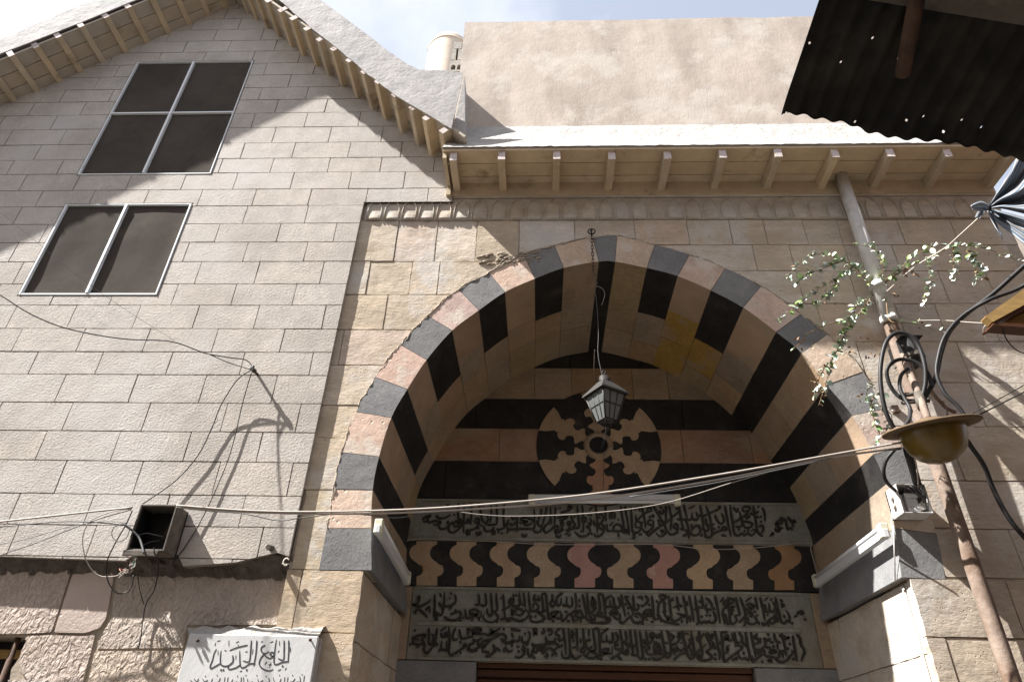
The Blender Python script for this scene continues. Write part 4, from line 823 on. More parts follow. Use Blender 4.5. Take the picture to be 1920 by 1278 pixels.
mb = MB(); mb.box((xe0+.037, YF-.036, zco-.045), (XF1, YF-.006, zco+h_)); mb.build('wall_plate', M['wood_paint'], portal)
# white plaster apron above the eaves, then the ochre parapet
YP = 3.86
def sheet(name, fn, nu, nv_, mt, parent, back=.12, up=Vector((0, 1, 0))):
    vs = []; 
    for j in range(nv_+1):
        for i in range(nu+1): vs.append(fn(i/nu, j/nv_))
    n = len(vs); vs += [Vector(v)+up*back for v in vs]
    st_ = nu+1
    fs_ = [(j*st_+i, j*st_+i+1, (j+1)*st_+i+1, (j+1)*st_+i) for j in range(nv_) for i in range(nu)]
    fs_ += [tuple(n+k for k in f[::-1]) for f in fs_]
    ed = [(i, i+1) for i in range(nu)]+[(j*st_+nu, (j+1)*st_+nu) for j in range(nv_)]+[(nv_*st_+i+1, nv_*st_+i) for i in range(nu)][::-1]+[((j+1)*st_, j*st_) for j in range(nv_)]
    fs_ += [(b, a, a+n, b+n) for a, b in ed]
    mb = MB(); mb.add(vs, fs_, smooth=False); o = mb.build(name, mt, parent)
    return o
zaf = zco+h_+.03; zap = 6.30
apx0 = xe0-.005
def apron(u, v):
    X = apx0+(XF1+.05-apx0)*u
    e = noise.noise(Vector((X*7, v*3, 1)))*.012+noise.noise(Vector((X*25, v*9, 4)))*.004
    return Vector((X, (YE-.03)+(YP-YE+.03)*v**.85+e*.5, zaf+(.0 if v > .02 else noise.noise(Vector((X*20, 0, 9)))*.008)+(zap-zaf)*v+e*.3))
sheet('apron', apron, 120, 14, M['white_plaster'], portal)
mb = MB(); mb.box((apx0, YE-.022, zaf-.008), (XF1+.02, YE+.01, zaf+.004)); mb.build('drip_strip', M['cement'], portal)
xp0 = at(870, 60, YP).x; zpt = at(1000, 40, YP).z
CHN = [] and [(at(1160, 80, YP).x, .25, .3, .022), (at(1285, 80, YP).x, .45, .4, .018), (at(1405, 80, YP).x, .35, .4, .024), (at(1480, 80, YP).x, .1, .3, .03)]
def par(u, v):
    X = xp0+(XF1+.1-xp0)*u; Z = zap-.04+(zpt-zap+.04)*v
    e = noise.noise(Vector((X*1.7, Z*1.7, 5)))*.005+noise.noise(Vector((X*6, Z*6, 2)))*.001
    for cx_, top_, ln, wd in CHN:
        k = max(0.0, 1-max(0.0, (1-v)-top_)/ln) if (1-v) > .03 else 0
        e += .007*k*math.exp(-((X-cx_-.02*math.sin((1-v)*9))/wd)**2)-.005*k*math.exp(-((X-cx_-.02*math.sin((1-v)*9)-wd*2)/(wd*1.2))**2)
    if v > .97: Z += noise.noise(Vector((X*3, 0, 1)))*.012
    return Vector((X, YP+e, Z))
sheet('parapet', par, 200, 60, M['plaster'], portal, back=.35)
# low cement kerb against the house roof
mb = MB(); q = [at(x, y, 3.66) for x, y in ((850, 240), (871, 140), (872, 250), (858, 285))]
mb.add([q[0], q[1], q[2], q[3]]+[p+Vector((0, .4, 0)) for p in q], [(0, 1, 2, 3), (7, 6, 5, 4), (0, 4, 5, 1), (1, 5, 6, 2), (2, 6, 7, 3), (3, 7, 4, 0)]); mb.build('kerb', M['grey_plaster'], portal)

# ================================================================== things on and in front of the walls
def curve(pts, n=6): return smooth([at(*p) for p in pts], n)
def one(name, mb, mt, label, cat, group=None, **k):
    return tag(mb.build(name, mt, None, **k), label, cat, group)
def cable(name, pts, r, mt, label, cat='wire', n=6, sides=6, group=None):
    mb = MB(); mb.tube(curve(pts, n), r, sides); return one(name, mb, mt, label, cat, group)

# --- marble plaque
p0, p1 = at(355, 1187, 3.86), at(597, 1187, 3.86)
plq = thing('marble_plaque', 'white marble plaque with engraved Arabic lettering nailed to the lower wall', 'plaque', (p0.x, 3.86, p0.z))
zb_ = 1.72
mb = MB(); mb.box((p0.x, 3.862, zb_), (p1.x, 3.90, p0.z)); mb.build('slab', M['marble'], plq, bevel=.003)
mb = MB(); nn = 40
top = [at(344+270*i/nn, 1173+3*math.sin(i*.9)+random.uniform(-1.2, 1.2), 3.93) for i in range(nn+1)]
V = [(p0.x+(p1.x-p0.x)*i/nn, 3.868, p0.z-.004) for i in range(nn+1)]+[(p.x*.5+(p0.x+(p1.x-p0.x)*i/nn)*.5, 3.90, p.z*.72+p0.z*.28+random.uniform(-.003, .003)) for i, p in enumerate(top)]+[(p.x, 3.965, p.z) for p in top]
mb.add(V, [(k*(nn+1)+i, k*(nn+1)+i+1, (k+1)*(nn+1)+i+1, (k+1)*(nn+1)+i) for k in range(2) for i in range(nn)])
mb.box((p0.x-.004, 3.885, zb_), (p1.x+.012, 3.972, p0.z-.006)); mb.build('mortar_bed', M['white_plaster'], plq)
mb = MB(); strokes(mb, PQ, 340, 1160, 6.857, 3.8615, .0058, .0010, .0055); strokes(mb, PQt, 340, 1160, 6.857, 3.8615, .0030, .0008, .003); mb.build('lettering', M['ink'], plq)
for x, y in ((371, 1200), (582, 1199)):
    q = at(x, y, 3.85); mb = MB(); mb.lathe([(.0, -.012), (.006, -.012), (.0085, -.004), (.0085, .0), (.004, .001), (.004, .02)], (q.x, q.y, q.z), 10, axis='y'); mb.build('nail', M['rust'], plq)

# --- open junction box
YBX = 3.755
a, b = at(243, 1032, YBX), at(321, 945, YBX)
x0, x1, z0, z1 = at(235, 1031, YBX).x, at(331, 960, YBX).x-.005, a.z, b.z
jb = thing('junction_box', 'open dark metal junction box full of loose wires on the pale cladding', 'junction box', (x0, YL, z0)); t_ = .012
mb = MB(); mb.box((x0, YL-.012, z0), (x1, YL-.002, z1)); mb.build('back_panel', M['boxin'], jb)
for nm, aa, bb in (('side_panel', (x0, YBX, z0), (x0+t_, YL-.013, z1)), ('side_panel', (x1-t_, YBX, z0), (x1, YL-.013, z1)), ('top_panel', (x0+t_+.001, YBX+.001, z1-t_), (x1-t_-.001, YL-.013, z1)), ('bottom_panel', (x0+t_+.001, YBX+.001, z0), (x1-t_-.001, YL-.013, z0+t_))):
    mb = MB(); mb.box(aa, bb); mb.build(nm, M['boxdark'], jb, bevel=.003)
mb = MB(); mb.box((x0-.01, YBX-.004, z0-.028), (x1-.03, YBX+.010, z0+.004)); mb.build('lip', M['boxdark'], jb, bevel=.003)
mb = MB(); mb.box((x0+.02, YBX+.02, z0+t_+.001), (x1-.02, YL-.02, z0+t_+.004)); mb.box((x0+.014, YBX+.012, z0+.03), (x0+.017, YL-.014, z1-.02)); mb.build('liner', M['boxin'], jb)  # thin black sheets darken the inside of the open box
mb = MB(); mb.bar((x0+.13, YL-.03, z0+.10), (x0+.155, YL-.03, z0+.19), .022, .006, up=(0, 1, 0)); mb.build('bracket', M['rust'], jb)
mb = MB()
mb.tube(curve([(236, 985, 3.75), (250, 996, 3.755), (262, 1010, 3.76), (270, 1037, 3.735)]), .0062, 7)
mb.tube(curve([(250, 1001, 3.77), (262, 1002, 3.80), (275, 999, 3.80), (290, 1002, 3.80), (305, 1005, 3.82)]), .0035, 6)
mb.tube(curve([(264, 1024, 3.8), (280, 1016, 3.82), (300, 1013, 3.84)]), .003, 6); mb.build('loose_lead', M['wire_grey'], jb)
# tangle of stripped ends below it
mb = MB(); c = at(246, 1062, 3.90)
for i in range(15):
    p = [c+Vector((random.uniform(-.03, .03), random.uniform(-.03, .02), random.uniform(-.05, .05)))]
    for k in range(4): p.append(p[-1]+Vector((random.uniform(-.02, .025), random.uniform(-.02, .01), random.uniform(-.022, .022))))
    mb.tube(smooth(p, 4), .0022, 5, mi=[0, 0, 0, 1, 0, 2, 0][i % 7])
one('wire_tangle', mb, [M['wire'], M['wire_green'], M['wire_red']], 'tangle of stripped green and white wire ends hanging under the open junction box', 'wires')

# --- insulator bracket
br = thing('insulator_bracket', 'small rusty rod with a knob holding wires on the cladding under the lower window', 'bracket', tuple(at(482, 701, YL)))
q0, q1 = at(483, 702, YL), at(474, 692, YL-.085)
mb = MB(); mb.tube([q0+Vector((0, .01, 0)), q1], .009, 8); mb.build('rod', M['rust'], br)
mb = MB(); d = (q1-q0).normalized(); mb.tube([q1-d*.03, q1-d*.02, q1+d*.004, q1+d*.012], .016, 10, r1=.013); mb.tube([q1+d*.0, q1+Vector((0, -.004, .024))], .01, 8); mb.build('knob', M['lamp_metal'], br)

YA = YL-.085
cable('wire', [(-60, 520, 3.2), (0, 553, 3.26), (60, 590, 3.32), (130, 617, 3.40), (230, 635, 3.52), (320, 640, 3.63), (385, 662, 3.72), (430, 670, 3.78), (462, 675, YA), (475, 690, YA)], .0036, M['cable'], 'thick black wire sagging from the left edge to the insulator rod')
cable('wire', [(390, 663, 3.725), (430, 680, 3.78), (472, 693, YA)], .003, M['cable'], 'short black wire branching into the insulator rod from the left')
cable('wire', [(-60, 350, 3.2), (40, 430, 3.3), (130, 505, 3.4), (220, 570, 3.52), (328, 639, 3.64)], .0011, M['wire_grey'], 'hair thin wire crossing the lower window at a slant')
cable('wire', [(470, 694, YA), (445, 712, 3.83), (415, 758, 3.86), (398, 800, 3.87), (372, 852, 3.875), (330, 900, 3.875), (268, 944, 3.86)], .0036, M['cable'], 'black wire curving from the insulator rod to the top of the junction box')
cable('wire', [(472, 697, YA), (455, 755, 3.87), (430, 855, 3.885), (385, 960, 3.888), (350, 1020, 3.888), (323, 1055, 3.89)], .0030, M['cable'], 'thin black wire running straight down from the insulator rod past the junction box')
# the bundle across the portal
cable('wire', [(-60, 984, 3.70), (60, 971, 3.71), (160, 960, 3.72), (248, 951, 3.73)], .0058, M['wire'], 'pale cable leading from the left edge into the junction box')
cable('wire', [(-60, 994, 3.70), (100, 978, 3.74), (180, 979, 3.74), (236, 984, 3.75)], .0032, M['wire_grey'], 'grey wire from the left edge to the junction box, under the pale cable')
cable('wire', [(-60, 1060, 3.78), (60, 1020, 3.8), (150, 985, 3.79), (200, 968, 3.76), (246, 955, 3.74)], .0025, M['cable'], 'lower thin black wire rising from the left edge to the junction box')
cable('wire', [(-60, 1030, 3.80), (40, 1012, 3.8), (130, 987, 3.79), (200, 977, 3.76), (236, 980, 3.75)], .0020, M['wire_grey'], 'thinnest grey wire rising from the left edge to the junction box')
cable('wire', [(331, 947, 3.74), (450, 956, 3.72), (560, 959, 3.70), (700, 957, 3.68), (860, 949, 3.66), (1100, 927, 3.62), (1350, 889, 3.58), (1560, 852, 3.54), (1690, 829, 3.52)], .0055, M['wire'], 'uppermost pale cable of the bundle stretched across the archway')
cable('wire', [(331, 950, 3.745), (450, 959, 3.725), (600, 963, 3.70), (740, 961, 3.68), (900, 953, 3.66), (1100, 937, 3.63), (1350, 898, 3.59), (1530, 862, 3.55), (1690, 839, 3.53)], .0055, M['wire'], 'second pale cable of the bundle stretched across the archway')
cable('wire', [(331, 951, 3.75), (400, 958, 3.75), (460, 963, 3.74), (520, 975, 3.735), (560, 971, 3.72), (640, 962, 3.71), (700, 966, 3.69), (745, 970, 3.69), (800, 962, 3.68), (880, 957, 3.67)], .0030, M['wire_grey'], 'loose grey wire wandering under the cable bundle beside the house corner')
cable('wire', [(850, 957, 3.68), (900, 964, 3.70), (970, 967, 3.72), (1100, 962, 3.72), (1240, 944, 3.68), (1370, 905, 3.60), (1450, 882, 3.57)], .0022, M['wire'], 'slack thin wire hanging in front of the upper inscription')
cable('wire', [(1180, 931, 3.60), (1330, 907, 3.58), (1480, 876, 3.555), (1600, 850, 3.54), (1690, 842, 3.53)], .0034, M['wire_grey'], 'dark wire twisted along the right half of the cable bundle')
cable('wire', [(1806, 784, 3.52), (1860, 755, 3.45), (1930, 716, 3.38), (2010, 668, 3.3)], .0030, M['cable'], 'upper of two thin dark wires leaving the street lamp to the right')
cable('wire', [(1818, 786, 3.52), (1870, 760, 3.45), (1935, 727, 3.38), (2010, 690, 3.3)], .0042, M['cable'], 'lower and thicker of two dark wires leaving the street lamp to the right')
# loops by the junction box
cable('wire', [(247, 953, 3.735), (205, 960, 3.75), (168, 978, 3.77), (155, 1010, 3.80), (162, 1050, 3.83), (183, 1077, 3.86), (213, 1080, 3.87), (240, 1070, 3.88)], .0030, M['wire'], 'pale wire hanging in a wide loop left of the junction box')
cable('wire', [(248, 957, 3.74), (235, 985, 3.76), (215, 1020, 3.80), (200, 1055, 3.84), (203, 1090, 3.87), (222, 1112, 3.88), (245, 1103, 3.885), (250, 1078, 3.885)], .0034, M['cable'], 'black wire hanging in a long narrow loop left of the junction box')
cable('wire', [(246, 992, 3.745), (232, 982, 3.74), (214, 988, 3.74), (210, 1004, 3.74), (222, 1015, 3.74), (238, 1006, 3.745), (244, 985, 3.745)], .0024, M['wire_grey'], 'small ring of grey wire at the left edge of the junction box')
cable('wire', [(289, 1026, 3.74), (290, 1040, 3.76), (297, 1050, 3.85), (295, 1080, 3.91), (288, 1108, 3.93), (275, 1128, 3.945), (268, 1160, 3.95), (264, 1195, 3.95), (259, 1215, 3.95)], .0032, M['cable'], 'black wire dangling from the bottom of the junction box over the rough wall')
cable('wire', [(258, 1075, 3.90), (262, 1105, 3.93), (270, 1133, 3.945)], .0026, M['cable'], 'short black wire joining the dangling wire below the junction box')
# peg and clip at the house corner
mb = MB(); q = at(510, 1028, YL); mb.tube([q+Vector((0, .01, .004)), q+Vector((-.006, -.045, -.004))], .016, 10); one('wall_peg', mb, M['boxdark'], 'short round peg stub at the lower right corner of the cladding', 'peg')
mb = MB(); q = at(537, 1053, 3.89)
mb.tube(smooth([q+Vector((math.cos(a)*.016, -.004, math.sin(a)*.02)) for a in (.6, 1.4, 2.2, 3.1, 4.0, 4.8, 5.4)], 4), .004, 6); mb.tube([q+Vector((-.028, 0, -.008)), q+Vector((.02, 0, -.01))], .0025, 5); one('cable_clip', mb, M['rope'], 'small white hooked clip beside the house corner', 'clip')

# --- hook, chain and lantern
hk = thing('iron_hook', 'black iron hook and ring with a short chain above the keystone', 'hook', tuple(at(1109, 436, YF)))
q = at(1109, 436, YF-.03)
mb = MB(); mb.tube(smooth([(q.x, YF+.02, q.z+.035), (q.x, YF-.03, q.z+.032), (q.x, YF-.036, q.z+.01), (q.x, YF-.034, q.z-.04)], 5), .0065, 8); mb.build('spike', M['lamp_metal'], hk)
mb = MB(); mb.tube([q+Vector((math.cos(a*math.pi/10)*.027, -.012, math.sin(a*math.pi/10)*.025)) for a in range(21)], .005, 7, cap=False); mb.build('ring', M['lamp_metal'], hk)
mb = MB(); zt = q.z-.03; zbm = at(1117, 512, YF-.03).z; nl = 11
for i in range(nl):
    zc = zt-(zt-zbm)*(i+.5)/nl; h = (zt-zbm)/nl*.72; s_ = Vector((1, 0, 0)) if i % 2 else Vector((0, 1, 0))
    mb.tube([Vector((q.x, q.y, zc))+s_*math.cos(a*math.pi/6)*.0085+Vector((0, 0, 1))*math.sin(a*math.pi/6)*h for a in range(13)], .0026, 5, cap=False)
mb.build('chain', M['rust'], hk)
lc = at(1135, 742, 3.90)
lan = thing('lantern', 'black square lantern with frosted panes hanging in the archway', 'lantern', (lc.x, lc.y, lc.z))
def sq(s, z, rot=R(33)):
    return [Vector((lc.x+s*math.cos(rot+k*math.pi/2+math.pi/4), lc.y+s*math.sin(rot+k*math.pi/2+math.pi/4), lc.z+z)) for k in range(4)]
mb = MB(); A, B, C_ = sq(.155, 0), sq(.150, .012), sq(.048, .105)
mb.hexa(A+B); mb.add(B+C_, [(0, 1, 5, 4), (1, 2, 6, 5), (2, 3, 7, 6), (3, 0, 4, 7), (4, 5, 6, 7)]); mb.build('cap', M['lamp_roof'], lan)
mb = MB(); mb.lathe([(.0, .14), (.036, .14), (.036, .108), (.040, .104), (.0, .104)], lc, 16); mb.tube(smooth([lc+Vector((0, 0, .14)), lc+Vector((.0, 0, .165)), lc+Vector((.012, 0, .178)), lc+Vector((0, 0, .19)), lc+Vector((-.012, 0, .178)), lc+Vector((0, 0, .165))], 4), .004, 6); mb.build('chimney', M['lamp_metal'], lan)
T_, B_ = sq(.128, -.002), sq(.066, -.185)
gl = MB(); gl.add([lc+(p-lc)*1.0 for p in T_]+[p for p in B_], [(0, 1, 5, 4), (1, 2, 6, 5), (2, 3, 7, 6), (3, 0, 4, 7), (7, 6, 5, 4)]); gl.build('glass', M['lamp_glass'], lan)
fr = MB()
for k in range(4):
    a, b, c, d = T_[k], T_[(k+1) % 4], B_[k], B_[(k+1) % 4]
    fr.tube([a, c], .0065, 6); fr.tube([c, d], .006, 6); fr.tube([a, b], .006, 6)
    for u in (1/3, 2/3): fr.tube([a.lerp(b, u), c.lerp(d, u)], .0038, 5)
    fr.tube([a.lerp(c, .45), b.lerp(d, .45)], .0045, 5)
    fr.tube([c, lc+Vector((0, 0, -.225))], .005, 5)
fr.build('frame', M['lamp_metal'], lan)
mb = MB(); mb.lathe([(.0, -.25), (.012, -.245), (.016, -.23), (.012, -.218), (.03, -.212), (.0, -.205)], lc, 12); mb.build('finial', M['lamp_metal'], lan)
cable('wire', [(1117, 512, 3.90), (1113, 520, 3.9), (1120, 530, 3.895), (1114, 540, 3.9), (1118, 560, 3.9), (1122, 620, 3.9), (1121, 660, 3.9), (1126, 690, 3.9), (1130, 706, 3.9)], .0022, M['wire_grey'], 'thin wire that carries the hanging lantern from its chain')
cable('wire', [(1116, 536, 3.9), (1128, 540, 3.89), (1134, 552, 3.89), (1128, 572, 3.9)], .0015, M['wire'], 'loose curled wire end beside the chain above the lantern')
cable('wire', [(1115, 655, 3.90), (1114, 690, 3.92), (1118, 712, 3.96), (1123, 722, 4.0)], .0022, M['rust'], 'brown wire hanging behind the lantern cap')
cable('wire', [(1138, 797, 3.90), (1134, 820, 4.1), (1128, 838, 4.6), (1126, 842, 5.12)], .0030, M['wire_grey'], 'grey wire drooping from the lantern into the round opening')
cable('wire', [(1133, 850, 5.16), (1132, 880, 5.165), (1131, 905, 5.165), (1130, 927, 5.16)], .0028, M['wire_grey'], 'grey wire falling from the round opening to the strip light')

# --- strip lights
def strip(label, P0, P1, out_, dn):
    """fitting from P0 to P1; out_: away from the wall, dn: across"""
    o = thing('strip_light', label, 'strip light', tuple(P0), 'fluorescent strip lights in the archway'); d = (P1-P0).normalized()
    mb = MB(); mb.bar(P0, P1, .052, .034, up=out_); mb.build('fitting', M['fixture'], o, bevel=.006)
    q = dn*.036+out_*.012
    mb = MB(); mb.tube([P0+d*.05+q, P1-d*.05+q], .0135, 12); mb.build('tube', M['tube'], o)
    for e, s_ in ((P0, 1), (P1, -1)):
        mb = MB(); c = e+d*s_*.03; mb.bar(c-d*.026+dn*.018, c+d*.026+dn*.018, .085, .048, up=out_); mb.build('end_cap', M['endcap'], o, bevel=.005)
    return o
strip('white fluorescent strip light lying level on the back wall under the round medallion', at(990, 933, YB-.035), at(1276, 933, YB-.035), Vector((0, -1, 0)), Vector((0, 0, -1)))
strip('fluorescent strip light fixed along the shaded left side of the archway', atx(708, 990, JI[0][0]+.03), atx(764, 1090, JI[0][0]+.03), Vector((1, 0, 0)), Vector((0, 0, 1)))
strip('fluorescent strip light with a sunlit end on the right side of the archway', atx(1662, 998, JI[-1][0]-.035), atx(1530, 1095, JI[-1][0]-.035), Vector((-1, 0, 0)), Vector((0, 0, 1)))
cable('wire', [(757, 1078, 5.18), (760, 1050, 5.185), (766, 1012, 5.185), (900, 1013, 5.185), (1030, 1020, 5.18), (1230, 1020, 5.17), (1330, 1029, 5.17), (1420, 1026, 5.17), (1515, 1017, 5.17), (1520, 1030, 5.16), (1535, 1085, 5.13)], .0028, M['wire'], 'long pale wire sagging along the top of the wavy inlaid frieze', n=8)
mb = MB(); X_ = JI[-1][0]-.004
mb.tube([atx(1677, 985, X_)+Vector((-.004, 0, 0)), atx(1680, 1090, X_)+Vector((-.004, 0, 0))], .004, 6); a_ = atx(1700, 1120, xRt-.006); mb.tube([Vector((xRt-.006, a_.y, zsr-.02)), Vector((xRt-.006, a_.y, .4))], .005, 6); mb.tube([Vector((xRt-.006, a_.y+.014, zsr-.02)), Vector((xRt-.006, a_.y+.014, .4))], .005, 6)
one('conduit', mb, M['pvc'], 'thin double conduit running down the sunlit right jamb', 'conduit')

# --- down pipe
xp_ = 2.372; yp_ = YF-.09
dp = thing('downpipe', 'long round downpipe, grey above and stained brown below, right of the archway', 'downpipe', (xp_, yp_, 0))
zj_ = at(1672, 600, yp_).z
mb = MB(); mb.tube([(xp_+.012, yp_, zco+.10), (xp_+.010, yp_, zj_-.02)], .048, 16); mb.build('upper_pipe', M['pvc'], dp)
mb = MB(); mb.tube(smooth([(xp_+.006, yp_+.004, zj_+.02), (xp_-.004, yp_, 3.7), (xp_, yp_+.004, 3.1), (xp_+.004, yp_, 2.2), (xp_, yp_, 0)], 5), .042, 14); mb.build('lower_pipe', M['pipe_old'], dp)
for z in (zj_, 4.55):
    mb = MB(); mb.tube([(xp_+.004, yp_, z-.025), (xp_+.004, yp_, z+.025)], .056, 16); mb.build('collar', M['pvc'] if z > 3.5 else M['pipe_old'], dp)

# --- street lamp with amber bowl
lx, ly = at(1745, 801, 3.46), 3.46
c0 = Vector((lx.x, ly, lx.z))
sl_ = thing('street_lamp', 'old amber bowl lamp with a wide enamelled rim among looped black cables', 'street lamp', tuple(c0))
RX = Matrix.Rotation(R(11), 3, 'X'); RY = Matrix.Rotation(R(-7), 3, 'Y')
def lath2(prof, n=40):
    mb = MB(); mb.lathe(prof, (0, 0, 0), n); mb.v = [c0+RY @ (RX @ v) for v in mb.v]; return mb
rr = .245
lath2([(0, .055), (.05, .05), (.10, .03), (.135, .012), (rr, .004), (rr+.004, -.003), (rr, -.008), (.165, -.010), (.150, .0)]).build('rim', M['brim'], sl_)
lath2([(.163, -.008), (.166, -.03), (.160, -.075), (.142, -.125), (.11, -.165), (.07, -.19), (.03, -.20), (0, -.203)]).build('bowl', M['amber'], sl_)
a_, b_ = at(1738, 788, 3.48), at(1722, 738, 3.56)
mb = MB(); mb.tube(smooth([c0+RY @ (RX @ Vector((0, 0, .04))), b_, at(1702, 690, 3.70), at(1690, 655, 3.86)], 6), .021, 10); mb.build('arm', M['pipe_old'], sl_)
mb = MB(); mb.tube([a_.lerp(b_, .45), a_.lerp(b_, 1.0)], .027, 12); mb.tube([b_+Vector((-.09, .02, .0)), b_+Vector((.05, 0, .01))], .014, 8); mb.tube([b_+Vector((-.1, .02, -.05)), b_+Vector((.05, 0, -.045))], .012, 8); mb.build('clamp', M['boxdark'], sl_)

# --- thick cables
TC = .0135
cable('cable', [(2050, 380, 3.0), (1960, 462, 3.15), (1905, 512, 3.25), (1860, 552, 3.33), (1810, 590, 3.42), (1780, 622, 3.47), (1765, 660, 3.5), (1755, 705, 3.52), (1740, 735, 3.54), (1728, 752, 3.55)], TC, M['cable'], 'thick black cable sweeping down from the right edge to the lamp clamp', 'cable', 6, 9)
cable('cable', [(2050, 470, 3.0), (1960, 512, 3.15), (1905, 543, 3.25), (1855, 562, 3.31), (1805, 592, 3.40), (1772, 630, 3.45), (1758, 675, 3.48), (1757, 705, 3.49), (1772, 738, 3.49), (1795, 760, 3.48), (1811, 782, 3.48)], TC*.85, M['cable'], 'thick black cable running beside the first and ending on the lamp rim', 'cable', 6, 9)
cable('cable', [(1800, 806, 3.62), (1822, 838, 3.66), (1845, 872, 3.72), (1862, 915, 3.78), (1885, 960, 3.80), (1915, 1000, 3.82), (1990, 1080, 3.85)], TC, M['cable'], 'thick black cable drooping from behind the lamp to the lower right edge', 'cable', 6, 9)
cable('cable', [(1727, 752, 3.55), (1735, 720, 3.52), (1734, 685, 3.5), (1722, 648, 3.5), (1702, 627, 3.5), (1678, 625, 3.51), (1660, 645, 3.52), (1651, 690, 3.54), (1653, 735, 3.56), (1662, 775, 3.58), (1676, 802, 3.6)], TC*.95, M['cable'], 'largest upright loop of thick black cable above the lamp', 'cable', 7, 9)
cable('cable', [(1748, 725, 3.52), (1738, 697, 3.52), (1715, 678, 3.53), (1685, 674, 3.55), (1664, 690, 3.57), (1666, 715, 3.59), (1680, 738, 3.60), (1700, 750, 3.58), (1722, 750, 3.56)], TC*.85, M['cable'], 'middle loop of black cable lying inside the largest loop', 'cable', 7, 9)
cable('cable', [(1703, 691, 3.56), (1690, 703, 3.56), (1687, 725, 3.56), (1697, 748, 3.55), (1706, 765, 3.53), (1705, 785, 3.5), (1695, 800, 3.5)], TC*.8, M['cable'], 'short black cable with a taped free end inside the loops', 'cable', 6, 9)
cable('cable', [(1678, 842, 3.62), (1662, 862, 3.66), (1657, 885, 3.70), (1664, 905, 3.75), (1682, 922, 3.82)], TC*.75, M['cable'], 'black cable bending from under the lamp into the side of the white box', 'cable', 6, 9)
cable('cable', [(1700, 838, 3.66), (1706, 860, 3.70), (1714, 885, 3.76), (1720, 908, 3.80)], TC*1.7, M['cable'], 'stubby thick black sleeve between the lamp and the white box', 'cable', 6, 9)
cable('wire', [(1708, 845, 3.62), (1718, 870, 3.68), (1722, 912, 3.79)], .004, M['wire'], 'pale wire running down beside the black sleeve into the white box')
mb = MB(); mb.tube(curve([(1742, 728, 3.62), (1755, 745, 3.7), (1762, 752, 3.75), (1775, 765, 3.8), (1790, 772, 3.85)]), .012, 6); mb.tube(curve([(1768, 752, 3.75), (1775, 768, 3.74), (1776, 780, 3.73)]), .005, 5)
one('wire_stub', mb, M['pipe_old'], 'ragged twisted wire stub on the wall above the lamp rim', 'wires')
mb = MB(); mb.bar(at(1672, 768, YF-.01), at(1684, 767, YF-.01), .03, .05); one('wall_cleat', mb, M['rust'], 'small dark iron cleat on the wall beside the leaves', 'cleat')

# --- control gear box
gx0, gx1 = at(1685, 935, 3.80).x, at(1729, 912, 3.80).x+.012; gz1, gz0 = at(1705, 908, 3.80).z, at(1710, 962, 3.80).z
gb = thing('ballast_box', 'open white metal box with a ballast and wires inside, right of the archway', 'electrical box', (gx0, YF, gz0)); yo = 3.79
mb = MB(); mb.box((gx0, YF-.012, gz0), (gx1, YF-.002, gz1)); mb.build('back_panel', M['boxin'], gb)
for nm, aa, bb in (('side_panel', (gx0, yo, gz0), (gx0+.006, YF-.013, gz1)), ('side_panel', (gx1-.006, yo, gz0), (gx1, YF-.013, gz1)), ('top_panel', (gx0+.007, yo+.001, gz1-.006), (gx1-.007, YF-.013, gz1)), ('bottom_panel', (gx0+.007, yo+.001, gz0), (gx1-.007, YF-.013, gz0+.006))):
    mb = MB(); mb.box(aa, bb); mb.build(nm, M['galv'], gb, bevel=.0015)
mb = MB(); mb.box((gx0+.05, yo+.03, gz0+.012), (gx0+.115, YF-.014, gz0+.13)); mb.box((gx0+.045, yo+.022, gz0+.02), (gx0+.12, yo+.029, gz0+.04)); mb.box((gx0+.045, yo+.022, gz0+.10), (gx0+.12, yo+.029, gz0+.125)); mb.box((gx0+.022, yo+.03, gz0+.012), (gx0+.034, YF-.014, gz0+.12)); mb.build('ballast', M['alu'], gb, bevel=.004)
mb = MB(); mb.tube([(gx1-.035, yo+.02, gz0+.05), (gx1-.035, YF-.02, gz0+.05)], .022, 14); mb.build('starter', M['ceramic'], gb)
mb = MB(); mb.box((gx0+.075, yo+.03, gz1-.075), (gx1-.03, yo+.06, gz1-.04)); mb.build('terminal_block', M['pipe_old'], gb, bevel=.003)
mb = MB()
for k in range(5): mb.tube(smooth([(gx0+.05+.012*k, yo+.04, gz0+.11), (gx0+.06+.02*k, yo+.005, gz0+.15+.012*k), (gx0+.10+.012*k, yo-.008, gz1-.07+.006*k), (gx1-.02, yo+.0+.008*k, gz1-.08-.02*k), (gx1-.035, yo+.03, gz0+.07)], 5), .0032, 5)
mb.build('leads', M['wire_grey'], gb)
mb = MB()
for z in (gz0+.06, gz0+.11): mb.tube([(gx0+.001, YF-.07, z), (gx0-.014, YF-.07, z)], .013, 10)
mb.build('gland', M['wire'], gb)
mb = MB(); mb.tube(curve([(1683, 930, 3.9), (1674, 950, 3.915), (1673, 985, 3.918), (1680, 1010, 3.918)]), .005, 6); one('wire', mb, M['pvc'], 'short pale wire leaving the white box towards the strip light', 'wire')

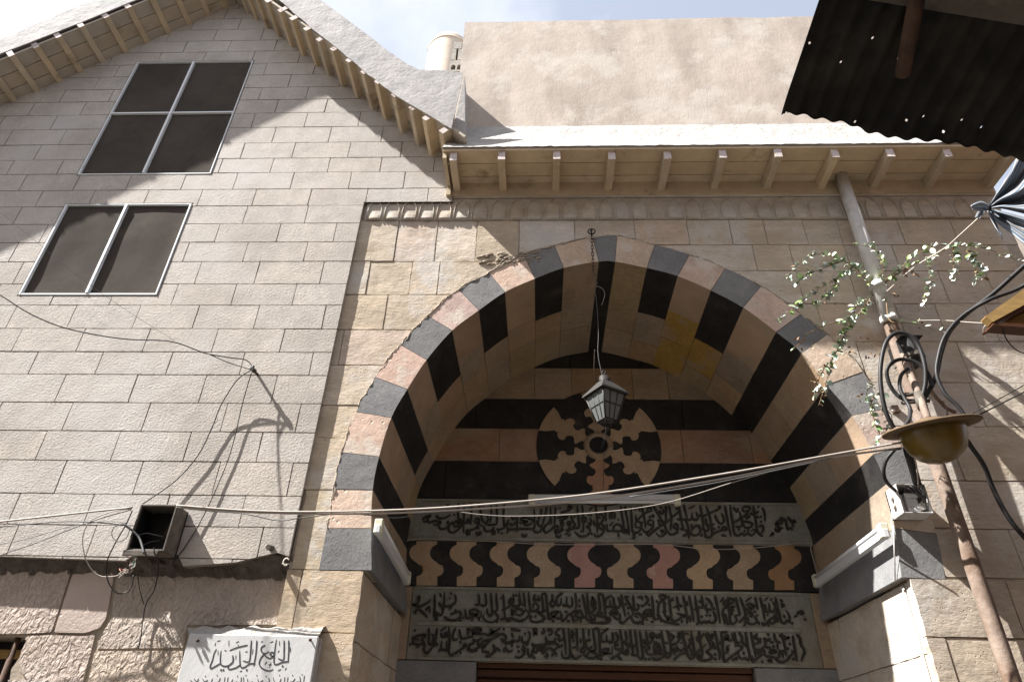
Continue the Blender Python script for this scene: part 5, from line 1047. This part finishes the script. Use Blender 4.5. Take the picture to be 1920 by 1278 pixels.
# --- hopper on the pipe
hx0, hx1 = at(1698, 650, 3.72).x, at(1741, 650, 3.72).x; hz1, hz0 = at(1720, 640, 3.72).z, at(1720, 652, 3.72).z-.03
hp = thing('rain_hopper', 'black half-round open hopper beside the downpipe, behind the cable loops', 'hopper', ((hx0+hx1)/2, YF, hz0))
hc = (hx0+hx1)/2; hw = (hx1-hx0)/2
pl = [(hc-hw, YF-.01)]+[(hc-hw*math.cos(a*math.pi/12), YF-.09-.12*math.sin(a*math.pi/12)) for a in range(13)]+[(hc+hw, YF-.01)]
def shell(pl, z0, z1, th):
    mb = MB(); n = len(pl); inn = []
    for x, y in pl: inn.append((hc+(x-hc)*(1-th/hw), y+(th if y < YF-.02 else 0)))
    V = [(x, y, z0) for x, y in pl]+[(x, y, z1) for x, y in pl]+[(x, y, z0) for x, y in inn]+[(x, y, z1) for x, y in inn]
    mb.add(V, [(i, i+1, n+i+1, n+i) for i in range(n-1)]+[(2*n+i+1, 2*n+i, 3*n+i, 3*n+i+1) for i in range(n-1)]+[(n+i, n+i+1, 3*n+i+1, 3*n+i) for i in range(n-1)]+[(i+1, i, 2*n+i, 2*n+i+1) for i in range(n-1)]); return mb
shell(pl, hz0, hz1+.05, .008).build('bowl', M['boxin'], hp)
shell([(hc+(x-hc)*1.05, y-.004) for x, y in pl], hz0-.012, hz0+.014, .014).build('rim', M['boxdark'], hp)
mb = MB(); mb.box((hc-hw*.95, YF-.20, hz1+.051), (hc+hw*.95, YF-.01, hz1+.058)); mb.build('lid', M['boxin'], hp)

# --- wall plant
plant = thing('wall_plant', 'trailing grey-green caper plant rooted in the wall behind the downpipe', 'plant', tuple(at(1642, 545, YF)))
STM = [[(1642, 545, 3.93), (1620, 520, 3.72), (1600, 500, 3.60), (1565, 482, 3.55), (1530, 477, 3.52), (1500, 492, 3.52), (1478, 520, 3.53)],
       [(1600, 500, 3.60), (1570, 520, 3.56), (1520, 552, 3.54), (1492, 575, 3.54), (1460, 602, 3.55)],
       [(1580, 490, 3.57), (1550, 500, 3.53), (1515, 515, 3.52), (1492, 532, 3.52)],
       [(1570, 520, 3.56), (1560, 545, 3.55), (1540, 560, 3.54), (1524, 572, 3.54)],
       [(1642, 545, 3.93), (1680, 515, 3.7), (1740, 482, 3.55), (1790, 462, 3.48), (1840, 464, 3.44), (1908, 488, 3.4)],
       [(1742, 482, 3.55), (1745, 510, 3.53), (1738, 545, 3.53), (1730, 572, 3.54)],
       [(1788, 462, 3.48), (1788, 490, 3.46), (1787, 525, 3.47)],
       [(1810, 468, 3.46), (1832, 492, 3.44), (1846, 520, 3.45)], [(1815, 466, 3.46), (1828, 500, 3.46), (1830, 530, 3.48)],
       [(1642, 545, 3.93), (1618, 580, 3.72), (1600, 600, 3.64), (1580, 635, 3.60), (1565, 665, 3.6), (1540, 700, 3.62), (1525, 745, 3.66)],
       [(1625, 560, 3.8), (1608, 570, 3.64), (1588, 605, 3.60), (1572, 640, 3.58)],
       [(1600, 600, 3.64), (1560, 606, 3.60), (1520, 622, 3.58), (1498, 645, 3.58), (1488, 655, 3.6)],
       [(1642, 545, 3.93), (1655, 500, 3.7), (1640, 468, 3.58), (1605, 458, 3.54)],
       [(1660, 525, 3.75), (1690, 500, 3.62), (1730, 470, 3.56), (1765, 458, 3.53)],
       [(1642, 545, 3.93), (1660, 560, 3.78), (1668, 600, 3.7), (1700, 605, 3.66), (1735, 612, 3.66), (1768, 622, 3.68)],
       [(1655, 735, 3.60), (1635, 750, 3.62), (1640, 790, 3.66), (1650, 815, 3.68), (1640, 840, 3.70)],
       [(1640, 720, 3.62), (1625, 735, 3.64), (1635, 765, 3.65)], [(1650, 760, 3.64), (1672, 780, 3.64), (1660, 810, 3.68)],
       [(1562, 668, 3.6), (1548, 720, 3.66), (1535, 760, 3.7)]]
sm_ = MB(); lf = MB(); dry = MB()
def leaf(mb, c, d, n, L_, W_, tint):
    d = d.normalized(); x = d.cross(n).normalized(); n = x.cross(d); vs = [c]
    ring = [(.12, .55), (.4, .98), (.7, .85), (.92, .4), (1.0, 0), (.92, -.4), (.7, -.85), (.4, -.98), (.12, -.55)]
    for u, v in ring: vs.append(c+d*L_*u+x*W_*.5*v+n*(.10*L_*abs(v)-.08*L_*u*u))
    mid = [c+d*L_*.35-n*.01*L_, c+d*L_*.7-n*.05*L_]
    vs += mid; k = len(ring)
    mb.add(vs, [(0, 1, 2, 10), (2, 3, 11, 10), (3, 4, 5, 11), (5, 6, 7, 11), (7, 8, 10, 11), (8, 9, 0, 10)], tint=tint, smooth=True)
rl = random.Random(5)
for si, s_ in enumerate(STM):
    P = curve(s_, 8); r_ = .0052 if si in (0, 4, 9) else .0034
    sm_.tube(P, r_, 5, r1=.0013)
    n = len(P); dens = {11: .25, 14: .25, 18: .3, 15: .9, 16: .9, 17: .9}.get(si, 1.0)
    acc = 0
    for i in range(2 if si in (0, 4, 9, 12, 14) else 1, n):
        acc += (P[i]-P[i-1]).length
        if acc < .0125: continue
        acc = 0
        for sgn in (-1, 1):
            if rl.random() > dens*.92: continue
            t = (P[i]-P[i-1]).normalized(); dr = (t*.45+Vector((rl.uniform(-1, 1), rl.uniform(-.9, .3), rl.uniform(-.6, .7)))+Vector((0, 0, sgn*.25))).normalized()
            up = (TO_SUN*.55+Vector((rl.uniform(-.7, .7), rl.uniform(-.9, .3), rl.uniform(-.2, .8)))).normalized()
            if abs(up.dot(dr)) > .9: continue
            L_ = rl.uniform(.034, .060)*(1-.25*i/n); g_ = rl.random()
            tnt = (1.0, 1.0, 1.0) if g_ < .65 else ((.5, .68, .26) if g_ < .8 else (1.3, 1.25, 1.3))
            if rl.random() < .04: leaf(dry, P[i], dr, up, L_*.8, L_*.45, (1, 1, 1)); continue
            leaf(lf, P[i], dr, up, L_, L_*.68, tuple(a*rl.uniform(.85, 1.15) for a in tnt))
# withered tips
for x, y, Y in ((1705, 505, 3.62), (1718, 520, 3.6), (1700, 515, 3.63), (1520, 548, 3.55), (1560, 560, 3.56), (1680, 545, 3.7), (1500, 640, 3.58), (1495, 650, 3.59), (1540, 690, 3.62), (1530, 720, 3.64), (1545, 735, 3.66), (1610, 745, 3.70), (1615, 640, 3.66), (1640, 655, 3.7), (1720, 610, 3.67), (1600, 655, 3.75), (1625, 668, 3.8)):
    for k in range(4): leaf(dry, at(x+rl.uniform(-9, 9), y+rl.uniform(-9, 9), Y), Vector((rl.uniform(-1, 1), rl.uniform(-1, 1), rl.uniform(-1, .3))), Vector((rl.uniform(-1, 1), -1, rl.uniform(-1, 1))), .026, .014, (1, 1, 1))
sm_.build('stems', M['stem'], plant); lf.build('leaves', M['leaf'], plant, fixn=False); dry.build('withered_leaves', M['stem'], plant, fixn=False)

# --- corrugated canopy
K1 = at(1465, 207, 1.9); e0 = atz(1535, 0, K1.z+.02); vdir = (e0-K1).normalized()
K2 = at(1905, 289, 1.9+.05); udir = (K2-K1).normalized(); ndir = udir.cross(vdir).normalized()
if ndir.z < 0: ndir = -ndir
can = thing('corrugated_canopy', 'black corrugated iron canopy with small holes, overhanging at the upper right', 'canopy', tuple(K1))
UL, VL = 5.2, 3.6; nu, nv_ = 680, 380  # sheet carried on out of view to darken the wall on the right
holes = set()
def solve(x, y):
    d = ray(x, y); den = d.dot(ndir); t = (K1-CAM).dot(ndir)/den; p = CAM+d*t-K1
    return p.dot(udir), p.dot(vdir)
def uvcell(x, y):
    u, v = solve(x, y); return int(u/UL*nu), int(v/VL*nv_)
hl = [(1527, 83), (1588, 116), (1653, 65), (1475, 207), (1607, 217), (1742, 206), (1781, 229), (1817, 207), (1858, 217), (1711, 212)]
vs = []
for j in range(nv_+1):
    for i in range(nu+1):
        u = UL*i/nu; v = VL*j/nv_
        h = .0105*math.sin(2*math.pi*u/.076)
        e = noise.noise(Vector((u*3, v*3, 0)))*.006
        droop = -.035*max(0, 1-v/.10)**1.6*(.6+.4*noise.noise(Vector((u*5, 0, 3))))
        vv = v+(noise.noise(Vector((u*9, 1, 0)))*.012+.012*math.sin(u*11) if j == 0 else 0)
        if u < .03 : droop += -.01
        vs.append(K1+udir*u+vdir*vv+ndir*(h+e+droop))
hc_ = {uvcell(*q) for q in hl}; extra = set()
for q in ((1653, 65), (1588, 116), (1781, 229)):
    c_ = uvcell(*q); extra.add((c_[0]+1, c_[1]))
hc_ = hc_
fs_ = [(j*(nu+1)+i, j*(nu+1)+i+1, (j+1)*(nu+1)+i+1, (j+1)*(nu+1)+i) for j in range(nv_) for i in range(nu) if (i, j) not in hc_]
mb = MB(); mb.add(vs, fs_, smooth=True); o = mb.build('sheet', M['corr'], can); so_ = o.modifiers.new('thickness', 'SOLIDIFY'); so_.thickness = .0012
p0 = K1+vdir*(solve(1750, -2)[1])
mb = MB(); c = p0-ndir*.03; mb.hexa([c+udir*-.1, c+udir*2.3, c+udir*2.3+vdir*.12, c+udir*-.1+vdir*.12, c+udir*-.1+ndir*.018, c+udir*2.3+ndir*.018, c+udir*2.3+vdir*.12+ndir*.018, c+udir*-.1+vdir*.12+ndir*.018])
mb.build('purlin', M['boxdark'], can)
h0 = K1+udir*solve(1707, 110)[0]+vdir*solve(1707, 110)[1]; h1 = K1+udir*solve(1747, -40)[0]+vdir*solve(1747, -40)[1]
mb = MB(); mb.tube([h0-ndir*.07, h1-ndir*.07], .027, 14); mb.build('support_pipe', M['rust'], can)

# --- striped cloth knotted to a cord
K = (1855, 388); YK = 3.05
aw = thing('striped_awning', 'blue and white striped cloth gathered in a knot at the right edge', 'awning', tuple(at(*K, YK)))
def fan(name, edge0, edge1, fold, ph, ycurve, us, n_s=34, n_t=26):
    mb = MB(); vs = []; uvs = []
    E0 = smooth([Vector(p) for p in edge0], 8); E1 = smooth([Vector(p) for p in edge1], 8)
    def pick(E, t): f = t*(len(E)-1); i = min(int(f), len(E)-2); return E[i].lerp(E[i+1], f-i)
    for j in range(n_t+1):
        t = j/n_t
        for i in range(n_s+1):
            s = i/n_s; a, b = pick(E0, t), pick(E1, t); p = a.lerp(b, s)
            w_ = math.sin(s*fold*math.pi*2+ph)+.4*math.sin(s*fold*5+t*3)
            vs.append(at(p.x, p.y, YK+ycurve(s, t)-.30*t-w_*.035*min(1, t*4+.1)))
            uvs.append((us[0]+(us[1]-us[0])*s+.25*t*us[2], t))
    mb.add(vs, [(j*(n_s+1)+i, j*(n_s+1)+i+1, (j+1)*(n_s+1)+i+1, (j+1)*(n_s+1)+i) for j in range(n_t) for i in range(n_s)], smooth=True)
    o = mb.build(name, M['cloth'], aw, fixn=False); uv = o.data.uv_layers.new(name='cloth')
    for l in o.data.loops: uv.data[l.index].uv = uvs[l.vertex_index]
    so2 = o.modifiers.new('thickness', 'SOLIDIFY'); so2.thickness = .003; return o
fan('upper_cloth', [(1856, 383), (1872, 356), (1893, 322), (1920, 272), (1990, 180)], [(1858, 391), (1882, 392), (1925, 402), (1970, 412), (2060, 425)], 2.6, .4, lambda s, t: 0, (0, 1.1, 1.6))
fan('lower_cloth', [(1857, 391), (1880, 396), (1925, 408), (1970, 418), (2060, 430)], [(1855, 394), (1870, 418), (1895, 437), (1925, 462), (2030, 540)], 1.2, 1.0, lambda s, t: .02, (1.2, 1.75, 0))
fan('loose_end', [(1852, 384), (1840, 378), (1828, 381), (1820, 386)], [(1852, 395), (1842, 396), (1835, 396), (1824, 393)], 1, 0, lambda s, t: -.02, (.1, .5, .2), 8, 8)
fan('loose_end', [(1836, 394), (1832, 400), (1828, 408)], [(1848, 396), (1842, 404), (1838, 410)], 1, 0, lambda s, t: -.03, (.3, .8, .5), 6, 6)
fan('loose_end', [(1850, 392), (1858, 412), (1868, 430), (1878, 446)], [(1858, 394), (1866, 412), (1874, 430), (1880, 448)], 1, 1, lambda s, t: .03, (.5, .8, 0), 6, 10)
mb = MB(); k0 = at(*K, YK); mb.lathe([(0, -.022), (.014, -.018), (.022, 0), (.016, .018), (0, .022)], k0, 12); mb.build('knot', M['cable'], aw)
cable('cord', [(1834, 409, 3.03), (1800, 440, 3.2), (1770, 466, 3.38), (1715, 500, 3.62), (1662, 547, 3.80)], .0030, M['rope'], 'white cord from the knotted cloth down to the downpipe', 'cord')

# --- timber boards at the right edge
tb = thing('timber_frame', 'yellow wooden boards of a stall roof jutting in at the right edge', 'timber frame', tuple(at(1862, 600, 3.0)))
def board(px, Y0, Y1, mt, name='board'):
    mb = MB(); mb.prism([xz(x, y, Y0) for x, y in px], Y0, Y1); mb.build(name, mt, tb, bevel=.003)
board([(1848, 592), (1925, 538), (2100, 420), (2100, 452), (1930, 566), (1862, 603)], 2.98, 3.03, M['timber'])
board([(1862, 604), (1930, 568), (2100, 456), (2100, 466), (1930, 577), (1866, 607)], 2.99, 3.1, M['wood_dark'], 'dark_strip')  # dark strip put in for the shade of the gap between the boards
board([(1876, 603), (1930, 579), (2100, 470), (2100, 615), (1930, 606)], 3.04, 3.07, M['timber'])
board([(1862, 605), (1930, 607), (2100, 616), (2100, 626), (1930, 614), (1862, 609)], 2.985, 3.06, M['wood_dark'], 'dark_strip')  # dark strip along the lower edge of the boards
cable('wire', [(1876, 606, 3.0), (1890, 640, 3.05), (1920, 662, 3.1), (1990, 670, 3.15)], .003, M['cable'], 'thin black wire hanging in a curve under the wooden boards')
cable('wire', [(1865, 605, 3.0), (1848, 610, 3.1), (1844, 622, 3.3), (1850, 638, 3.85)], .0032, M['rope'], 'short white string hanging from the tip of the wooden boards')
cable('wire', [(1668, 602, 3.86), (1760, 600, 3.6), (1820, 604, 3.3), (1868, 606, 3.0)], .0013, M['rope'], 'thin white thread stretched from the downpipe to the wooden boards')

# ================================================================== behind and around
nb = thing('neighbour_building', 'plain cream building just beyond the right end of the portal', 'building', (5, 5.2, 0))
mb = MB(); mb.box((XF1+.12, 4.9, 0), (9, 11, at(1900, 418, 4.9).z)); mb.build('wall', M['plaster'], nb)
body = MB(); body.box((-.62, YF+.32, 0), (XF1-.02, YB+.0, .01))
# walls of the portal block behind the parapet, so that no daylight leaks into the niche
mb = MB(); mb.box((xL-.55, YF+.31, 0), (xL-.27, YB+.3, 5.6)); mb.build('side_wall', M['mortar'], portal); mb = MB(); mb.box((xRt+.27, YF+.31, 0), (XF1, YB+.3, 5.6)); mb.build('side_wall', M['mortar'], portal)
mb = MB(); mb.box((-1.5, YF+.31, 5.601), (XF1, YB+.3, 5.64)); mb.build('flat_roof', M['grey_plaster'], portal)
mb = MB(); mb.box((-9, 9.0, 0), (-.8, 9.2, 6.2)); mb.build('rear_wall', M['plaster'], house)
# little roof dome
YD = 8.5; dc = at(842, 104, YD); drr = (dc.x-at(803, 104, YD).x)
dm = thing('roof_dome', 'small pale dome on a drum showing above the roof behind the parapet', 'dome', (dc.x, YD, dc.z))
mb = MB(); mb.lathe([(drr*1.0, -1.6), (drr*1.0, 0)], (dc.x, YD, dc.z), 40); mb.build('drum', M['dome'], dm)
mb = MB(); mb.lathe([(drr*1.0, 0), (drr*1.035, 0.005), (drr*1.035, .05), (drr*.99, .055)], (dc.x, YD, dc.z), 40); mb.build('moulding', M['dome'], dm)
mb = MB(); mb.lathe([(drr*.99*math.cos(a*math.pi/20), .055+drr*.95*math.sin(a*math.pi/20)) for a in range(11)], (dc.x, YD, dc.z), 40); mb.build('dome_shell', M['dome'], dm)
# hollow cement blocks on the roof
YH = 4.15
def block(label, px, holes_, tilt=0):
    x0_, y0_, x1_, y1_ = px; a, b = at(x0_, y1_, YH), at(x1_, y0_, YH)
    w_, h_ = b.x-a.x, b.z-a.z
    mb = MB(); out_ = [(a.x, a.z), (b.x, a.z), (b.x, b.z), (a.x, b.z)]; hs = []
    if holes_:
        for k in range(2):
            c = a.x+w_*(.27+.46*k); r_ = w_*.17
            hs.append([(c-r_, a.z+h_*.14), (c+r_, a.z+h_*.14)]+[(c+r_*math.cos(t*math.pi/8), a.z+h_*.45+r_*1.1*math.sin(t*math.pi/8)) for t in range(9)])
    o = plate('hollow_block', out_, hs, YH, YH+.19, M['cement'], None)
    return tag(o, label, 'cement block', 'cement blocks stacked on the roof')
block('bottom cement block on the roof, showing two round holes', (842, 113, 869, 134), True)
block('narrow cement block standing left in the stack on the roof', (845, 92, 856, 112.4), False)
block('narrow cement block standing right in the stack, against the parapet', (857.5, 92, 868.5, 112.4), False)
block('broken piece of cement on top of the block stack', (850, 79, 866, 91.4), False)
# unseen house added across the street, behind the viewer, to shade it
ob = thing('unseen_street_house', 'plain unseen house added across the street to shade the archway', 'house', (0, -2.2, 0))
mb = MB(); mb.box((-14, -8, 0), (16, -2.2, 8.6)); mb.build('wall', M['plaster'], ob)
stall = thing('stall_sky_blocker', 'unseen dark timber block added on the right to keep skylight off the street', 'light blocker', (4.4, 0, 0))  # unseen stall, added to cut sky light and bounce from the right
mb = MB(); mb.box((4.4, -2.0, 0), (9, 3.2, 5.2)); mb.build('wall', M['wood_dark'], stall)
